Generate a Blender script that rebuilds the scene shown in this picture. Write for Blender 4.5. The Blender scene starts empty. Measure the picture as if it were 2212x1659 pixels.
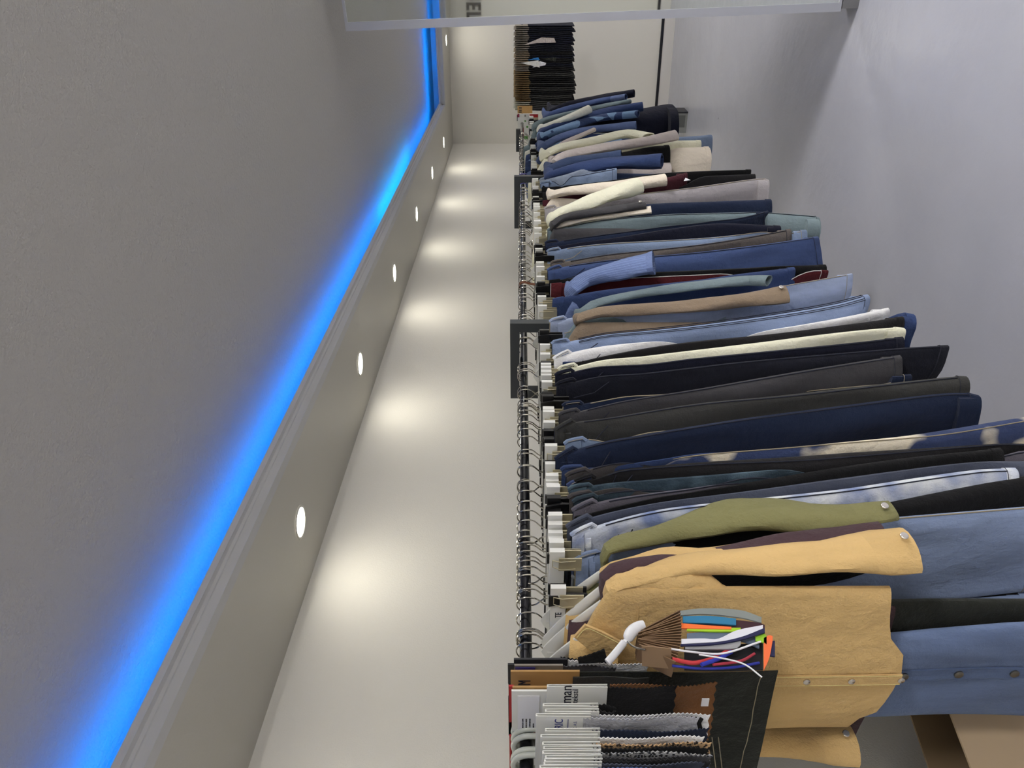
import bpy, bmesh, math, random
from math import sin, cos, pi, radians
from mathutils import Vector, Matrix

C = bpy.context.scene.collection
R = random.Random(7)

# ------------------------------------------------------------------ view geometry
F = 1700.0                       # focal length in pixels of the 2212 wide frame
TH = math.atan(963.5 / F)        # angle between view axis and the rail direction (+X)
S_, C_ = sin(TH), cos(TH)
EYE = 1.5                        # camera height, floor is z = 0
HOR = 1125.0                     # photo x of the horizon (photo is turned a quarter turn)

def PY(px, py, Y):
    """point of the photo that lies on the vertical plane y = Y (planes parallel to the rail)"""
    d = F * Y / (C_ * (py + 134.0))
    return Vector(((d - Y * S_) / C_, Y, EYE - (px - HOR) * d / F))

def PX(px, py, X):
    """point of the photo that lies on the vertical plane x = X"""
    q = (829.5 - py) / F
    Y = X * (S_ - q * C_) / (C_ + q * S_)
    d = X * C_ + Y * S_
    return Vector((X, Y, EYE - (px - HOR) * d / F))

def PZ(px, py, z):
    d = (EYE - z) * F / (px - HOR)
    r = d * (829.5 - py) / F
    return Vector((d * C_ + r * S_, d * S_ - r * C_, z))

# ------------------------------------------------------------------ materials
def lin(c):
    o = []
    for v in c:
        v = v / 255.0
        o.append(v / 12.92 if v <= 0.04045 else ((v + 0.055) / 1.055) ** 2.4)
    return o

MATS = {}
def new_mat(name):
    m = bpy.data.materials.new(name); m.use_nodes = True
    nt = m.node_tree
    return m, nt, nt.nodes['Principled BSDF']

def nd(nt, t, **kw):
    n = nt.nodes.new(t)
    for k, v in kw.items():
        if k in n.inputs: n.inputs[k].default_value = v
        else: setattr(n, k, v)
    return n

def plain(name, rgb, rough=0.5, metal=0.0, bump=0.0, bscale=60, var=0.0, emit=None, estr=0, spec=None, trans=0, coat=0):
    if name in MATS: return MATS[name]
    m, nt, b = new_mat(name)
    col = lin(rgb) + [1]
    b.inputs['Base Color'].default_value = col
    b.inputs['Roughness'].default_value = rough
    b.inputs['Metallic'].default_value = metal
    if spec is not None: b.inputs['Specular IOR Level'].default_value = spec
    if trans: b.inputs['Transmission Weight'].default_value = trans
    if coat: b.inputs['Coat Weight'].default_value = coat
    if emit:
        b.inputs['Emission Color'].default_value = list(emit) + [1]
        b.inputs['Emission Strength'].default_value = estr
    if bump or var:
        tc = nd(nt, 'ShaderNodeTexCoord')
        no = nd(nt, 'ShaderNodeTexNoise', Scale=float(bscale), Detail=3.0, Roughness=0.6)
        nt.links.new(tc.outputs['Object'], no.inputs['Vector'])
        if bump:
            bp = nd(nt, 'ShaderNodeBump', Strength=bump, Distance=0.004)
            nt.links.new(no.outputs['Fac'], bp.inputs['Height'])
            nt.links.new(bp.outputs['Normal'], b.inputs['Normal'])
        if var:
            mx = nd(nt, 'ShaderNodeMix', data_type='RGBA')
            mx.inputs[6].default_value = [c * (1 - var) for c in col[:3]] + [1]
            mx.inputs[7].default_value = [min(1, c * (1 + var)) for c in col[:3]] + [1]
            n2 = nd(nt, 'ShaderNodeTexNoise', Scale=float(bscale) * 0.12, Detail=4.0)
            nt.links.new(tc.outputs['Object'], n2.inputs['Vector'])
            nt.links.new(n2.outputs['Fac'], mx.inputs[0])
            nt.links.new(mx.outputs[2], b.inputs['Base Color'])
    MATS[name] = m
    return m

GAIN = 1.35
def fabric(name, rgb, kind='denim', second=None, var=0.22, wash=0.0):
    """woven cloth; kind denim / twill; 'second' gives the bleached or stripe colour"""
    if name in MATS: return MATS[name]
    m, nt, b = new_mat(name)
    col = [min(0.85, c * GAIN) for c in lin(rgb)]
    if kind in ('denim', 'patch', 'acid', 'bleach', 'stripe'):
        lu = .3 * col[0] + .5 * col[1] + .2 * col[2]; col = [c * .76 + lu * .24 for c in col]
    b.inputs['Roughness'].default_value = 0.92
    b.inputs['Specular IOR Level'].default_value = 0.12
    b.inputs['Sheen Weight'].default_value = 0.06
    b.inputs['Sheen Roughness'].default_value = 0.6
    tc = nd(nt, 'ShaderNodeTexCoord')
    oi = nd(nt, 'ShaderNodeObjectInfo')
    add = nd(nt, 'ShaderNodeVectorMath', operation='ADD')
    sc = nd(nt, 'ShaderNodeVectorMath', operation='SCALE'); sc.inputs[3].default_value = 7.0
    cmb = nd(nt, 'ShaderNodeCombineXYZ')
    for i in range(3): nt.links.new(oi.outputs['Random'], cmb.inputs[i])
    nt.links.new(cmb.outputs[0], sc.inputs[0])
    nt.links.new(tc.outputs['Object'], add.inputs[0]); nt.links.new(sc.outputs[0], add.inputs[1])
    src = add.outputs[0]
    mp = nd(nt, 'ShaderNodeMapping'); mp.inputs['Scale'].default_value = (14, 14, 2.6)
    nt.links.new(src, mp.inputs['Vector'])
    n1 = nd(nt, 'ShaderNodeTexNoise', Scale=1.0, Detail=5.0, Roughness=0.62)
    nt.links.new(mp.outputs[0], n1.inputs['Vector'])
    mx = nd(nt, 'ShaderNodeMix', data_type='RGBA')
    mx.inputs[6].default_value = [c * (1 - var) for c in col] + [1]
    mx.inputs[7].default_value = [min(0.9, c * (1 + var) + 0.002) for c in col] + [1]
    rr = nd(nt, 'ShaderNodeMapRange'); rr.inputs[1].default_value = 0.3; rr.inputs[2].default_value = 0.7
    nt.links.new(n1.outputs['Fac'], rr.inputs[0])
    nt.links.new(rr.outputs[0], mx.inputs[0])
    out = mx.outputs[2]
    if second is not None:
        sec = [min(0.85, c * GAIN) for c in lin(second)] + [1]
        mx2 = nd(nt, 'ShaderNodeMix', data_type='RGBA'); mx2.inputs[7].default_value = sec
        if kind == 'stripe':
            at = nd(nt, 'ShaderNodeAttribute', attribute_name='around')
            ml = nd(nt, 'ShaderNodeMath', operation='MULTIPLY'); ml.inputs[1].default_value = 9.0
            nt.links.new(at.outputs['Fac'], ml.inputs[0])
            sn = nd(nt, 'ShaderNodeMath', operation='SINE'); nt.links.new(ml.outputs[0], sn.inputs[0])
            r2 = nd(nt, 'ShaderNodeMapRange'); r2.inputs[1].default_value = 0.2; r2.inputs[2].default_value = 0.8
            r2.inputs[4].default_value = 0.45
            nt.links.new(sn.outputs[0], r2.inputs[0])
        elif kind == 'patch':
            vo = nd(nt, 'ShaderNodeTexVoronoi', Scale=7.0, distance='CHEBYCHEV'); nt.links.new(src, vo.inputs['Vector'])
            sp = nd(nt, 'ShaderNodeSeparateColor'); nt.links.new(vo.outputs['Color'], sp.inputs[0])
            r2 = nd(nt, 'ShaderNodeMath', operation='GREATER_THAN'); r2.inputs[1].default_value = 0.5
            nt.links.new(sp.outputs[0], r2.inputs[0])
        elif kind == 'hound':
            ck = nd(nt, 'ShaderNodeTexVoronoi', Scale=190.0); nt.links.new(src, ck.inputs['Vector'])
            r2 = nd(nt, 'ShaderNodeMath', operation='GREATER_THAN'); r2.inputs[1].default_value = 0.42
            nt.links.new(ck.outputs['Distance'], r2.inputs[0])
        else:
            s = 9.0 if kind == 'bleach' else 16.0
            n3 = nd(nt, 'ShaderNodeTexNoise', Scale=s, Detail=1.5, Roughness=0.4); nt.links.new(src, n3.inputs['Vector'])
            r2 = nd(nt, 'ShaderNodeMapRange')
            r2.inputs[1].default_value = 0.47 if kind == 'bleach' else 0.40
            r2.inputs[2].default_value = 0.54 if kind == 'bleach' else 0.66
            nt.links.new(n3.outputs['Fac'], r2.inputs[0])
        nt.links.new(out, mx2.inputs[6]); nt.links.new(r2.outputs[0], mx2.inputs[0])
        out = mx2.outputs[2]
    nt.links.new(out, b.inputs['Base Color'])
    # weave and small creases
    mpw = nd(nt, 'ShaderNodeMapping'); mpw.inputs['Scale'].default_value = (420, 420, 260)
    nt.links.new(src, mpw.inputs['Vector'])
    nw = nd(nt, 'ShaderNodeTexNoise', Scale=1.0, Detail=1.0); nt.links.new(mpw.outputs[0], nw.inputs['Vector'])
    nc = nd(nt, 'ShaderNodeTexNoise', Scale=26.0, Detail=4.0, Roughness=0.6); nt.links.new(src, nc.inputs['Vector'])
    b1 = nd(nt, 'ShaderNodeBump', Strength=0.35, Distance=0.002); nt.links.new(nw.outputs['Fac'], b1.inputs['Height'])
    b2 = nd(nt, 'ShaderNodeBump', Strength=0.5 if kind == 'denim' else 0.75, Distance=0.012); nt.links.new(nc.outputs['Fac'], b2.inputs['Height'])
    nt.links.new(b1.outputs['Normal'], b2.inputs['Normal'])
    nt.links.new(b2.outputs['Normal'], b.inputs['Normal'])
    MATS[name] = m
    return m

# ------------------------------------------------------------------ object helpers
def tag(o, label=None, cat=None, group=None, kind=None):
    if label: o['label'] = label
    if cat: o['category'] = cat
    if group: o['group'] = group
    if kind: o['kind'] = kind
    return o

def thing(name, loc, label, cat, group=None):
    o = bpy.data.objects.new(name, None); C.objects.link(o)
    o.empty_display_size = 0.05
    o.location = loc
    return tag(o, label, cat, group)

def root_of(o):
    v = Vector((0, 0, 0))
    while o is not None:
        v = v + Vector(o.location); o = o.parent
    return v

class MB:
    """collects geometry in world coordinates"""
    def __init__(self): self.v = []; self.f = []
    def add(self, vs, fs):
        k = len(self.v); self.v += [Vector(p) for p in vs]; self.f += [[i + k for i in f] for f in fs]
    def box(self, lo, hi):
        x0, y0, z0 = lo; x1, y1, z1 = hi
        self.add([(x0, y0, z0), (x1, y0, z0), (x1, y1, z0), (x0, y1, z0), (x0, y0, z1), (x1, y0, z1), (x1, y1, z1), (x0, y1, z1)],
                 [(0, 3, 2, 1), (4, 5, 6, 7), (0, 1, 5, 4), (1, 2, 6, 5), (2, 3, 7, 6), (3, 0, 4, 7)])
    def loft(self, rings, cap0=False, cap1=False):
        n = len(rings[0]); vs = [p for r in rings for p in r]; fs = []
        for i in range(len(rings) - 1):
            for k in range(n):
                k2 = (k + 1) % n
                fs.append((i * n + k, i * n + k2, (i + 1) * n + k2, (i + 1) * n + k))
        if cap0: fs.append(tuple(range(n - 1, -1, -1)))
        if cap1: fs.append(tuple((len(rings) - 1) * n + k for k in range(n)))
        self.add(vs, fs)
    def tube(self, path, rad, n=8, cap=True, flat=1.0):
        path = [Vector(p) for p in path]
        if not isinstance(rad, (list, tuple)): rad = [rad] * len(path)
        rings = []; up = None
        for i, p in enumerate(path):
            t = (path[min(i + 1, len(path) - 1)] - path[max(i - 1, 0)]).normalized()
            if up is None:
                up = Vector((1, 0, 0)) if abs(t.x) < 0.8 else Vector((0, 0, 1))
            a = (up - t * up.dot(t)).normalized(); up = a
            b = t.cross(a)
            rings.append([p + a * (rad[i] * cos(2 * pi * k / n)) * flat + b * (rad[i] * sin(2 * pi * k / n)) for k in range(n)])
        self.loft(rings, cap, cap)
    def prism(self, poly, vec):
        """polygon (list of 3-D points) extruded by vec"""
        n = len(poly); vec = Vector(vec)
        vs = [Vector(p) for p in poly] + [Vector(p) + vec for p in poly]
        fs = [tuple(range(n - 1, -1, -1)), tuple(range(n, 2 * n))]
        for k in range(n):
            k2 = (k + 1) % n
            fs.append((k, k2, n + k2, n + k))
        self.add(vs, fs)
    def disc(self, c, axis, r, h, n=20):
        a = Vector(axis).normalized()
        u = a.orthogonal().normalized(); w = a.cross(u); c = Vector(c)
        self.loft([[c + a * z + u * (rr * cos(2 * pi * k / n)) + w * (rr * sin(2 * pi * k / n)) for k in range(n)]
                   for z, rr in ((0, r), (h * 0.7, r), (h, r * 0.82))], True, True)
    def build(self, name, mat, parent=None, smooth=True, loc=None):
        base = root_of(parent) if parent is not None else Vector(loc or (0, 0, 0))
        me = bpy.data.meshes.new(name)
        me.from_pydata([tuple(p - base) for p in self.v], [], self.f)
        me.update()
        bm = bmesh.new(); bm.from_mesh(me)
        bmesh.ops.recalc_face_normals(bm, faces=bm.faces)
        bm.to_mesh(me); bm.free()
        if smooth:
            me.polygons.foreach_set('use_smooth', [True] * len(me.polygons))
            try: me.set_sharp_from_angle(angle=radians(42))
            except Exception: pass
        if mat: me.materials.append(mat)
        o = bpy.data.objects.new(name, me); C.objects.link(o)
        if parent is not None: o.parent = parent
        elif loc: o.location = loc
        return o

def struct(name, mb, mat, smooth=False):
    return tag(mb.build(name, mat, smooth=smooth), kind='structure')

def text(name, body, origin, size, mat, parent, xdir, ydir, ext=0.0004, sx=1.0):
    cu = bpy.data.curves.new(name, 'FONT'); cu.body = body; cu.size = size; cu.extrude = ext
    cu.materials.append(mat)
    o = bpy.data.objects.new(name, cu); C.objects.link(o)
    x = Vector(xdir).normalized(); y = Vector(ydir).normalized(); z = x.cross(y)
    me = bpy.data.meshes.new_from_object(o); me.name = name; bpy.data.objects.remove(o)
    if not me.materials: me.materials.append(mat)
    o = bpy.data.objects.new(name, me); C.objects.link(o)
    o.parent = parent
    p = Vector(origin) - root_of(parent)
    o.matrix_local = Matrix(((x.x * sx, y.x, z.x, p.x), (x.y * sx, y.y, z.y, p.y), (x.z * sx, y.z, z.z, p.z), (0, 0, 0, 1)))
    return o

def copy_tree(o, delta, parent=None):
    c = o.copy(); C.objects.link(c)
    if parent is None: c.location = Vector(o.location) + Vector(delta)
    else: c.parent = parent
    for ch in list(o.children): copy_tree(ch, delta, c)
    return c

def spline(pts, n):
    """smooth curve through 3-D points, resampled to n points (cubic Hermite over arc length)"""
    pts = [Vector(p) for p in pts]
    s = [0.0]
    for a, b in zip(pts, pts[1:]): s.append(s[-1] + (b - a).length)
    m = []
    for i in range(len(pts)):
        a = max(0, i - 1); b = min(len(pts) - 1, i + 1)
        m.append((pts[b] - pts[a]) / max(1e-6, s[b] - s[a]))
    out = []
    for k in range(n):
        t = s[-1] * k / (n - 1); i = 0
        while i < len(pts) - 2 and t > s[i + 1]: i += 1
        h = max(1e-6, s[i + 1] - s[i]); u = (t - s[i]) / h
        out.append(pts[i] * (2 * u ** 3 - 3 * u * u + 1) + m[i] * (h * (u ** 3 - 2 * u * u + u)) + pts[i + 1] * (-2 * u ** 3 + 3 * u * u) + m[i + 1] * (h * (u ** 3 - u * u)))
    return out

# ------------------------------------------------------------------ the room
W = 1.87; XE = 8.40; XB = -0.95; YR = -3.4
ZS = EYE + 0.706                 # underside of the bulkhead
ZC = EYE + 0.885                 # ceiling
YO = 1.387; XO = 7.73; XBO = -0.45
wall_m = plain('wall_paint', (222, 219, 211), 0.85, bump=0.25, bscale=220)
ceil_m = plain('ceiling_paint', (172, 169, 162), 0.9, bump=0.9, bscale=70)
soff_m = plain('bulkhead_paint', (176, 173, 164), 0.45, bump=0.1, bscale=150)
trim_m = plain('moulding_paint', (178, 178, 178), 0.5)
white_gloss = plain('skirting_white', (215, 212, 208), 0.45)
black_trim = plain('black_trim', (22, 22, 30), 0.4)

m, nt, b = new_mat('floor_epoxy')
tc = nd(nt, 'ShaderNodeTexCoord')
n1 = nd(nt, 'ShaderNodeTexNoise', Scale=1.6, Detail=5.0, Roughness=0.55)
nt.links.new(tc.outputs['Object'], n1.inputs['Vector'])
mx = nd(nt, 'ShaderNodeMix', data_type='RGBA')
mx.inputs[6].default_value = lin((160, 161, 170)) + [1]; mx.inputs[7].default_value = lin((180, 181, 190)) + [1]
nt.links.new(n1.outputs['Fac'], mx.inputs[0])
n4 = nd(nt, 'ShaderNodeTexVoronoi', Scale=2.3); nt.links.new(tc.outputs['Object'], n4.inputs['Vector'])
sp = nd(nt, 'ShaderNodeMapRange'); sp.inputs[1].default_value = 0.014; sp.inputs[2].default_value = 0.02
nt.links.new(n4.outputs['Distance'], sp.inputs[0])
mx2 = nd(nt, 'ShaderNodeMix', data_type='RGBA'); mx2.inputs[6].default_value = lin((80, 78, 78)) + [1]
nt.links.new(sp.outputs[0], mx2.inputs[0]); nt.links.new(mx.outputs[2], mx2.inputs[7])
nt.links.new(mx2.outputs[2], b.inputs['Base Color'])
b.inputs['Roughness'].default_value = 0.24
n2 = nd(nt, 'ShaderNodeTexNoise', Scale=9.0, Detail=3.0); nt.links.new(tc.outputs['Object'], n2.inputs['Vector'])
n3 = nd(nt, 'ShaderNodeTexNoise', Scale=120.0, Detail=2.0); nt.links.new(tc.outputs['Object'], n3.inputs['Vector'])
b1 = nd(nt, 'ShaderNodeBump', Strength=0.35, Distance=0.01); nt.links.new(n2.outputs['Fac'], b1.inputs['Height'])
b2 = nd(nt, 'ShaderNodeBump', Strength=0.12, Distance=0.002); nt.links.new(n3.outputs['Fac'], b2.inputs['Height'])
nt.links.new(b1.outputs['Normal'], b2.inputs['Normal']); nt.links.new(b2.outputs['Normal'], b.inputs['Normal'])
floor_m = m

g = MB(); g.box((XB - .1, YR - .1, -0.1), (XE + .1, W + .1, 0)); struct('floor', g, floor_m)
g = MB(); g.box((XB - .1, YR - .1, ZC), (XE + .1, W + .1, ZC + .1)); struct('ceiling', g, ceil_m)
g = MB(); g.box((XB - .1, W, 0), (XE + .1, W + .1, ZC)); struct('wall_left', g, wall_m)
g = MB(); g.box((XE, YR, 0), (XE + .1, W, ZC)); struct('wall_end', g, wall_m)
g = MB(); g.box((XB - .1, YR, 0), (XB, W, ZC)); struct('wall_back', g, wall_m)
g = MB(); g.box((XB - .1, YR - .1, 0), (XE + .1, YR, ZC)); struct('wall_right', g, wall_m)
# dropped bulkhead along left, end and back wall
for nm, lo, hi in (('trim_1', (XBO, YO, ZS), (XO, W, ZS + .02)), ('trim_2', (XO, YR, ZS), (XE, W, ZS + .02)), ('trim_3', (XB, YR, ZS), (XBO, W, ZS + .02))):
    g = MB(); g.box(lo, hi); struct(nm, g, soff_m)
# cove moulding: a stepped lip in front of the light channel (profile = offset out from the edge, height)
prof = [(0, 0), (.026, .005), (.026, .032), (.018, .036), (.042, .042), (.042, .059), (.03, .059), (.03, .03), (0, .02)]
def cove(nm, fn):
    g = MB()
    g.loft([[fn(t, o, h) for o, h in prof] for t in (0, 1)], True, True); struct(nm, g, trim_m)
cove('trim_4', lambda t, o, h: Vector((XBO + o + t * (XO - XBO - 2 * o), YO - o, ZS + h)))
cove('trim_5', lambda t, o, h: Vector((XO - o, YO - o + t * (YR - YO + o), ZS + h)))
cove('trim_6', lambda t, o, h: Vector((XBO + o, YO - o + t * (YR - YO + o), ZS + h)))
# skirting with a black strip on top
for nm, lo, hi, dx, dy in (('end', (XE - .016, YR, 0), (XE, W, .105), -.004, 0), ('left', (XB, W - .016, 0), (XE, W, .105), 0, -.004), ('back', (XB, YR, 0), (XB + .016, W, .105), .004, 0)):
    g = MB(); g.box(lo, hi); struct('baseboard_' + nm, g, white_gloss)
    g = MB(); g.box((lo[0] + min(0, dx), lo[1] + min(0, dy), .105), (hi[0] + max(0, dx), hi[1] + max(0, dy), .13)); struct('trim_' + {'end': '7', 'left': '8', 'back': '9'}[nm], g, black_trim)

# blue light strips lying in the cove
def led(nm, label, path, col, st, tube=False):
    g = MB()
    if tube: g.tube(path, .005, 6)
    for p, q in (() if tube else zip(path, path[1:])):
        p, q = Vector(p), Vector(q); n_ = (q - p).normalized().cross(Vector((0, 0, 1))) * .006
        g.prism([p - n_, p + n_, q + n_, q - n_], (0, 0, .0015))
    m = plain(nm + str(st), (20, 40, 120), 0.5, emit=col, estr=st)
    tag(g.build('led_strip', m, smooth=False), label, 'light strip', 'blue cove light strips')
ZL = EYE + .79; ZE = EYE + .752
BLUE = (0.0, 0.20, 1.0)
LST = 47
led('led_a', 'long blue light strip glowing in the cove above the clothes rails', [(XBO - .08, 1.49, ZL), (4.75, 1.49, ZL)], BLUE, LST)
led('led_b', 'brighter cyan length of light strip near the far corner of the cove', [(4.76, 1.50, ZL + .012), (5.4, 1.50, ZL + .012), (6.3, 1.48, ZL)], (0.0, 0.30, 1.0), LST * 1.15)
led('led_c', 'short blue light strip at the end of the long cove', [(6.31, 1.49, ZL), (XO + .12, 1.49, ZL)], BLUE, LST * .8)
led('led_d', 'blue light strip in the cove across the end wall', [(XO + .13, 1.44, ZE), (XO + .13, YR + .1, ZE)], BLUE, LST * 1.7, True)
led('led_e', 'blue light strip in the back wall cove, seen only in the mirror', [(XBO - .10, 1.44, ZE), (XBO - .10, YR + .1, ZE)], BLUE, LST * 1.7, True)
carr = plain('cove_ledge', (205, 205, 205), .6)
for nm, lo, hi in (('trim_10', (XBO - .1, 1.475, ZS + .02), (XO + .15, 1.525, ZL - .007)), ('trim_11', (XO + .115, YR + .1, ZS + .02), (XO + .145, 1.4747, ZE - .005)), ('trim_12', (XBO - .115, YR + .1, ZS + .02), (XBO - .085, 1.4747, ZE - .005))):
    g = MB(); g.box(lo, hi); struct(nm, g, carr)

# recessed downlights
lamp_m = plain('lamp_glass', (255, 250, 235), .4, emit=(1.0, .95, .80), estr=14)
ring_m = plain('lamp_ring', (190, 188, 180), .35)
def downlight(x, y, label, power=1.25):
    t = thing('downlight', (x, y, ZS), label, 'ceiling light', 'round downlights in the bulkhead')
    n = 28; rings = []
    for r, z in ((.056, -.0005), (.055, -.0035), (.048, -.0035), (.047, -.0006)):
        rings.append([Vector((x + r * cos(2 * pi * k / n), y + r * sin(2 * pi * k / n), ZS + z)) for k in range(n)])
    g = MB(); g.loft(rings); g.build('trim_ring', ring_m, t)
    g = MB(); g.disc((x, y, ZS - .0004), (0, 0, -1), .0475, .0012, n); g.build('lens', lamp_m, t)
    ld = bpy.data.lights.new('downlight_beam', 'AREA'); ld.shape = 'DISK'; ld.size = .078; ld.energy = power; ld.color = (1.0, .96, .83)
    ld.spread = radians(178)
    lo = bpy.data.objects.new('downlight_beam', ld); C.objects.link(lo); lo.location = (0, 0, -.006); lo.parent = t
names = ['nearest lit downlight, above the tan shirts', 'second downlight from the camera, above the long trousers', 'third downlight along the bulkhead from the camera', 'fourth downlight along the bulkhead from the camera', 'fifth downlight along the bulkhead, small and far', 'last downlight of the long row, in the far corner']
for k in range(-1, 6):
    x = 1.972 + k * 1.075
    downlight(x, 1.625, names[k] if k >= 0 else 'downlight just left of the picture above the swatch books')
downlight(8.06, .84, 'lone downlight over the end wall beside the mirror')
downlight(8.06, -.4, 'downlight over the end wall hidden by the mirror')
downlight(8.06, -1.6, 'downlight over the end wall right of the mirror')
for y in (.25, -.85): downlight(-.7, y, 'downlight over the back wall behind the camera', 1.8)

# unseen ceiling panels added for the room's soft fill light (out of the picture, to the right)
frame_m = plain('panel_frame', (210, 210, 212), .4)
for x, py_, st, lab in ((0.15, -1.55, 66, 'unseen square light panel added at the ceiling nearest the back wall'), (2.95, -1.45, 76, 'square ceiling light panel in the middle, in front of the mirror'), (6.6, -1.75, 72, 'unseen square light panel added at the ceiling nearest the end wall')):
    t = thing('fill_panel', (x, py_, ZC), lab, 'ceiling light')
    pan_m = plain('panel_light_%d' % st, (240, 240, 245), .4, emit=(1.0, .975, .96), estr=st)
    g = MB(); g.box((x - .31, py_ - .31, ZC - .012), (x + .31, py_ + .31, ZC - .0005)); g.build('frame', frame_m, t, False)
    g = MB(); g.box((x - .29, py_ - .29, ZC - .014), (x + .29, py_ + .29, ZC - .0118)); g.build('diffuser', pan_m, t, False)

# lettering on the back wall (seen in the mirror)
let_m = plain('letter_grey', (96, 92, 88), .6)
def letter(nm, lab, y0, strokes):
    g = MB()
    for a, bb, c, d in strokes: g.box((XB, y0 + a, 1.90 + b_off(bb)), (XB + .012, y0 + c, 1.90 + b_off(d)))
    tag(g.build(nm, let_m), lab, 'sign letter', 'grey wall letters')
def b_off(v): return v
LH = .145
letter('wall_letter', 'grey wall letter with one upright stroke, seen in mirror', .757, [(0, 0, .026, LH)])
letter('wall_letter', 'grey letter E on the wall, reversed in the mirror', .812, [(0, 0, .026, LH), (.026, 0, .072, .027), (.026, LH / 2 - .0135, .066, LH / 2 + .0135), (.026, LH - .027, .072, LH)])
letter('wall_letter', 'grey wall letter shaped like a gallows, seen in mirror', .902, [(0, 0, .026, LH), (.026, LH - .027, .09, LH)])

# ------------------------------------------------------------------ leaning mirror
mir_m = plain('mirror_glass', (232, 236, 232), .02, metal=1.0)
alu_m = plain('mirror_frame', (176, 178, 186), .4, metal=.3)
dark_m = plain('mirror_foot', (110, 110, 112), .6)
O = Vector((3.868, .285, .075)); MW, MH = .95, 2.215
mt = thing('mirror', (O.x, O.y, 0), 'tall grey framed mirror standing tilted on the floor at the top edge', 'mirror')
rot = Matrix.Rotation(radians(2.1), 3, 'X')      # leans sideways; top towards the rail wall
rotz = Matrix.Rotation(radians(-1.5), 3, 'Z')
def ml(x, y, z): return O + rotz @ (Matrix.Rotation(radians(-2.1), 3, "X") @ Vector((x, y, z)))
def obox(g, lo, hi):
    k = len(g.v); g.box(lo, hi)
    for i in range(k, len(g.v)): g.v[i] = ml(*g.v[i])
g = MB(); fw = .036
obox(g, (0, -fw, 0), (.03, 0, MH)); obox(g, (0, -MW, 0), (.03, -MW + fw, MH))
obox(g, (0, -MW + fw, MH - .012), (.03, -fw, MH)); obox(g, (0, -MW + fw, 0), (.03, -fw, .012)); g.build('frame', alu_m, mt, False)
g = MB(); obox(g, (.006, -MW + fw, .012), (.012, -fw, MH - .012)); g.build('mirror_glass', mir_m, mt, False)
g = MB(); obox(g, (.0125, -MW + fw, .012), (.028, -fw, MH - .012)); g.build('backboard', dark_m, mt, False)
g = MB(); g.box((O.x + .0, O.y - MW, 0), (O.x + .16, O.y - .012, .072)); g.build('plinth', dark_m, mt, False)

# ------------------------------------------------------------------ garment rails
rail_m = plain('rail_black', (26, 27, 34), .22, metal=.55, coat=.4)
post_m = plain('rack_paint', (44, 48, 52), .45)
RY, RZ, RR = 1.23, EYE - .010, .0125
def rack(x0, x1, lab, first=True, last=False):
    t = thing('clothes_rail', (x0, RY, RZ), lab, 'clothes rail', 'black clothes rails in a line')
    g = MB(); g.tube([(x0 - .02, RY, RZ), (x1 + (.28 if last else 0), RY, RZ)], RR, 16); g.build('rail', rail_m, t)
    for x in ((x0, x1) if first else (x1,)):
        q = .016; hw = .125; zl = RZ - .30
        g = MB()
        for yy in ((RY + hw,) if last else (RY - hw, RY + hw)): g.box((x - q, yy - q, zl), (x + q, yy + q, RZ + .045))
        lo_ = RY - .02 if last else RY - hw + q
        g.box((x - q, lo_, RZ + .014), (x + q, RY + hw - q, RZ + .045))
        g.box((x - q, lo_, zl), (x + q, RY + hw - q, zl + .032))
        g.build('end_frame', post_m, t, False)
        g = MB(); g.box((x - q, RY + hw + q, zl), (x + q, W - .008, zl + .032)); g.box((x - .04, W - .008, zl - .05), (x + .04, W, zl + .08))
        g.build('wall_arm', post_m, t, False)
rack(-.2, 2.335, 'nearest black clothes rail, carrying the tan shirts and long trousers')
rack(2.355, 4.145, 'middle black clothes rail between the two inner end frames', False)
rack(4.165, 5.9, 'farthest black clothes rail, ending below the far corner', False, True)

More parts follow.
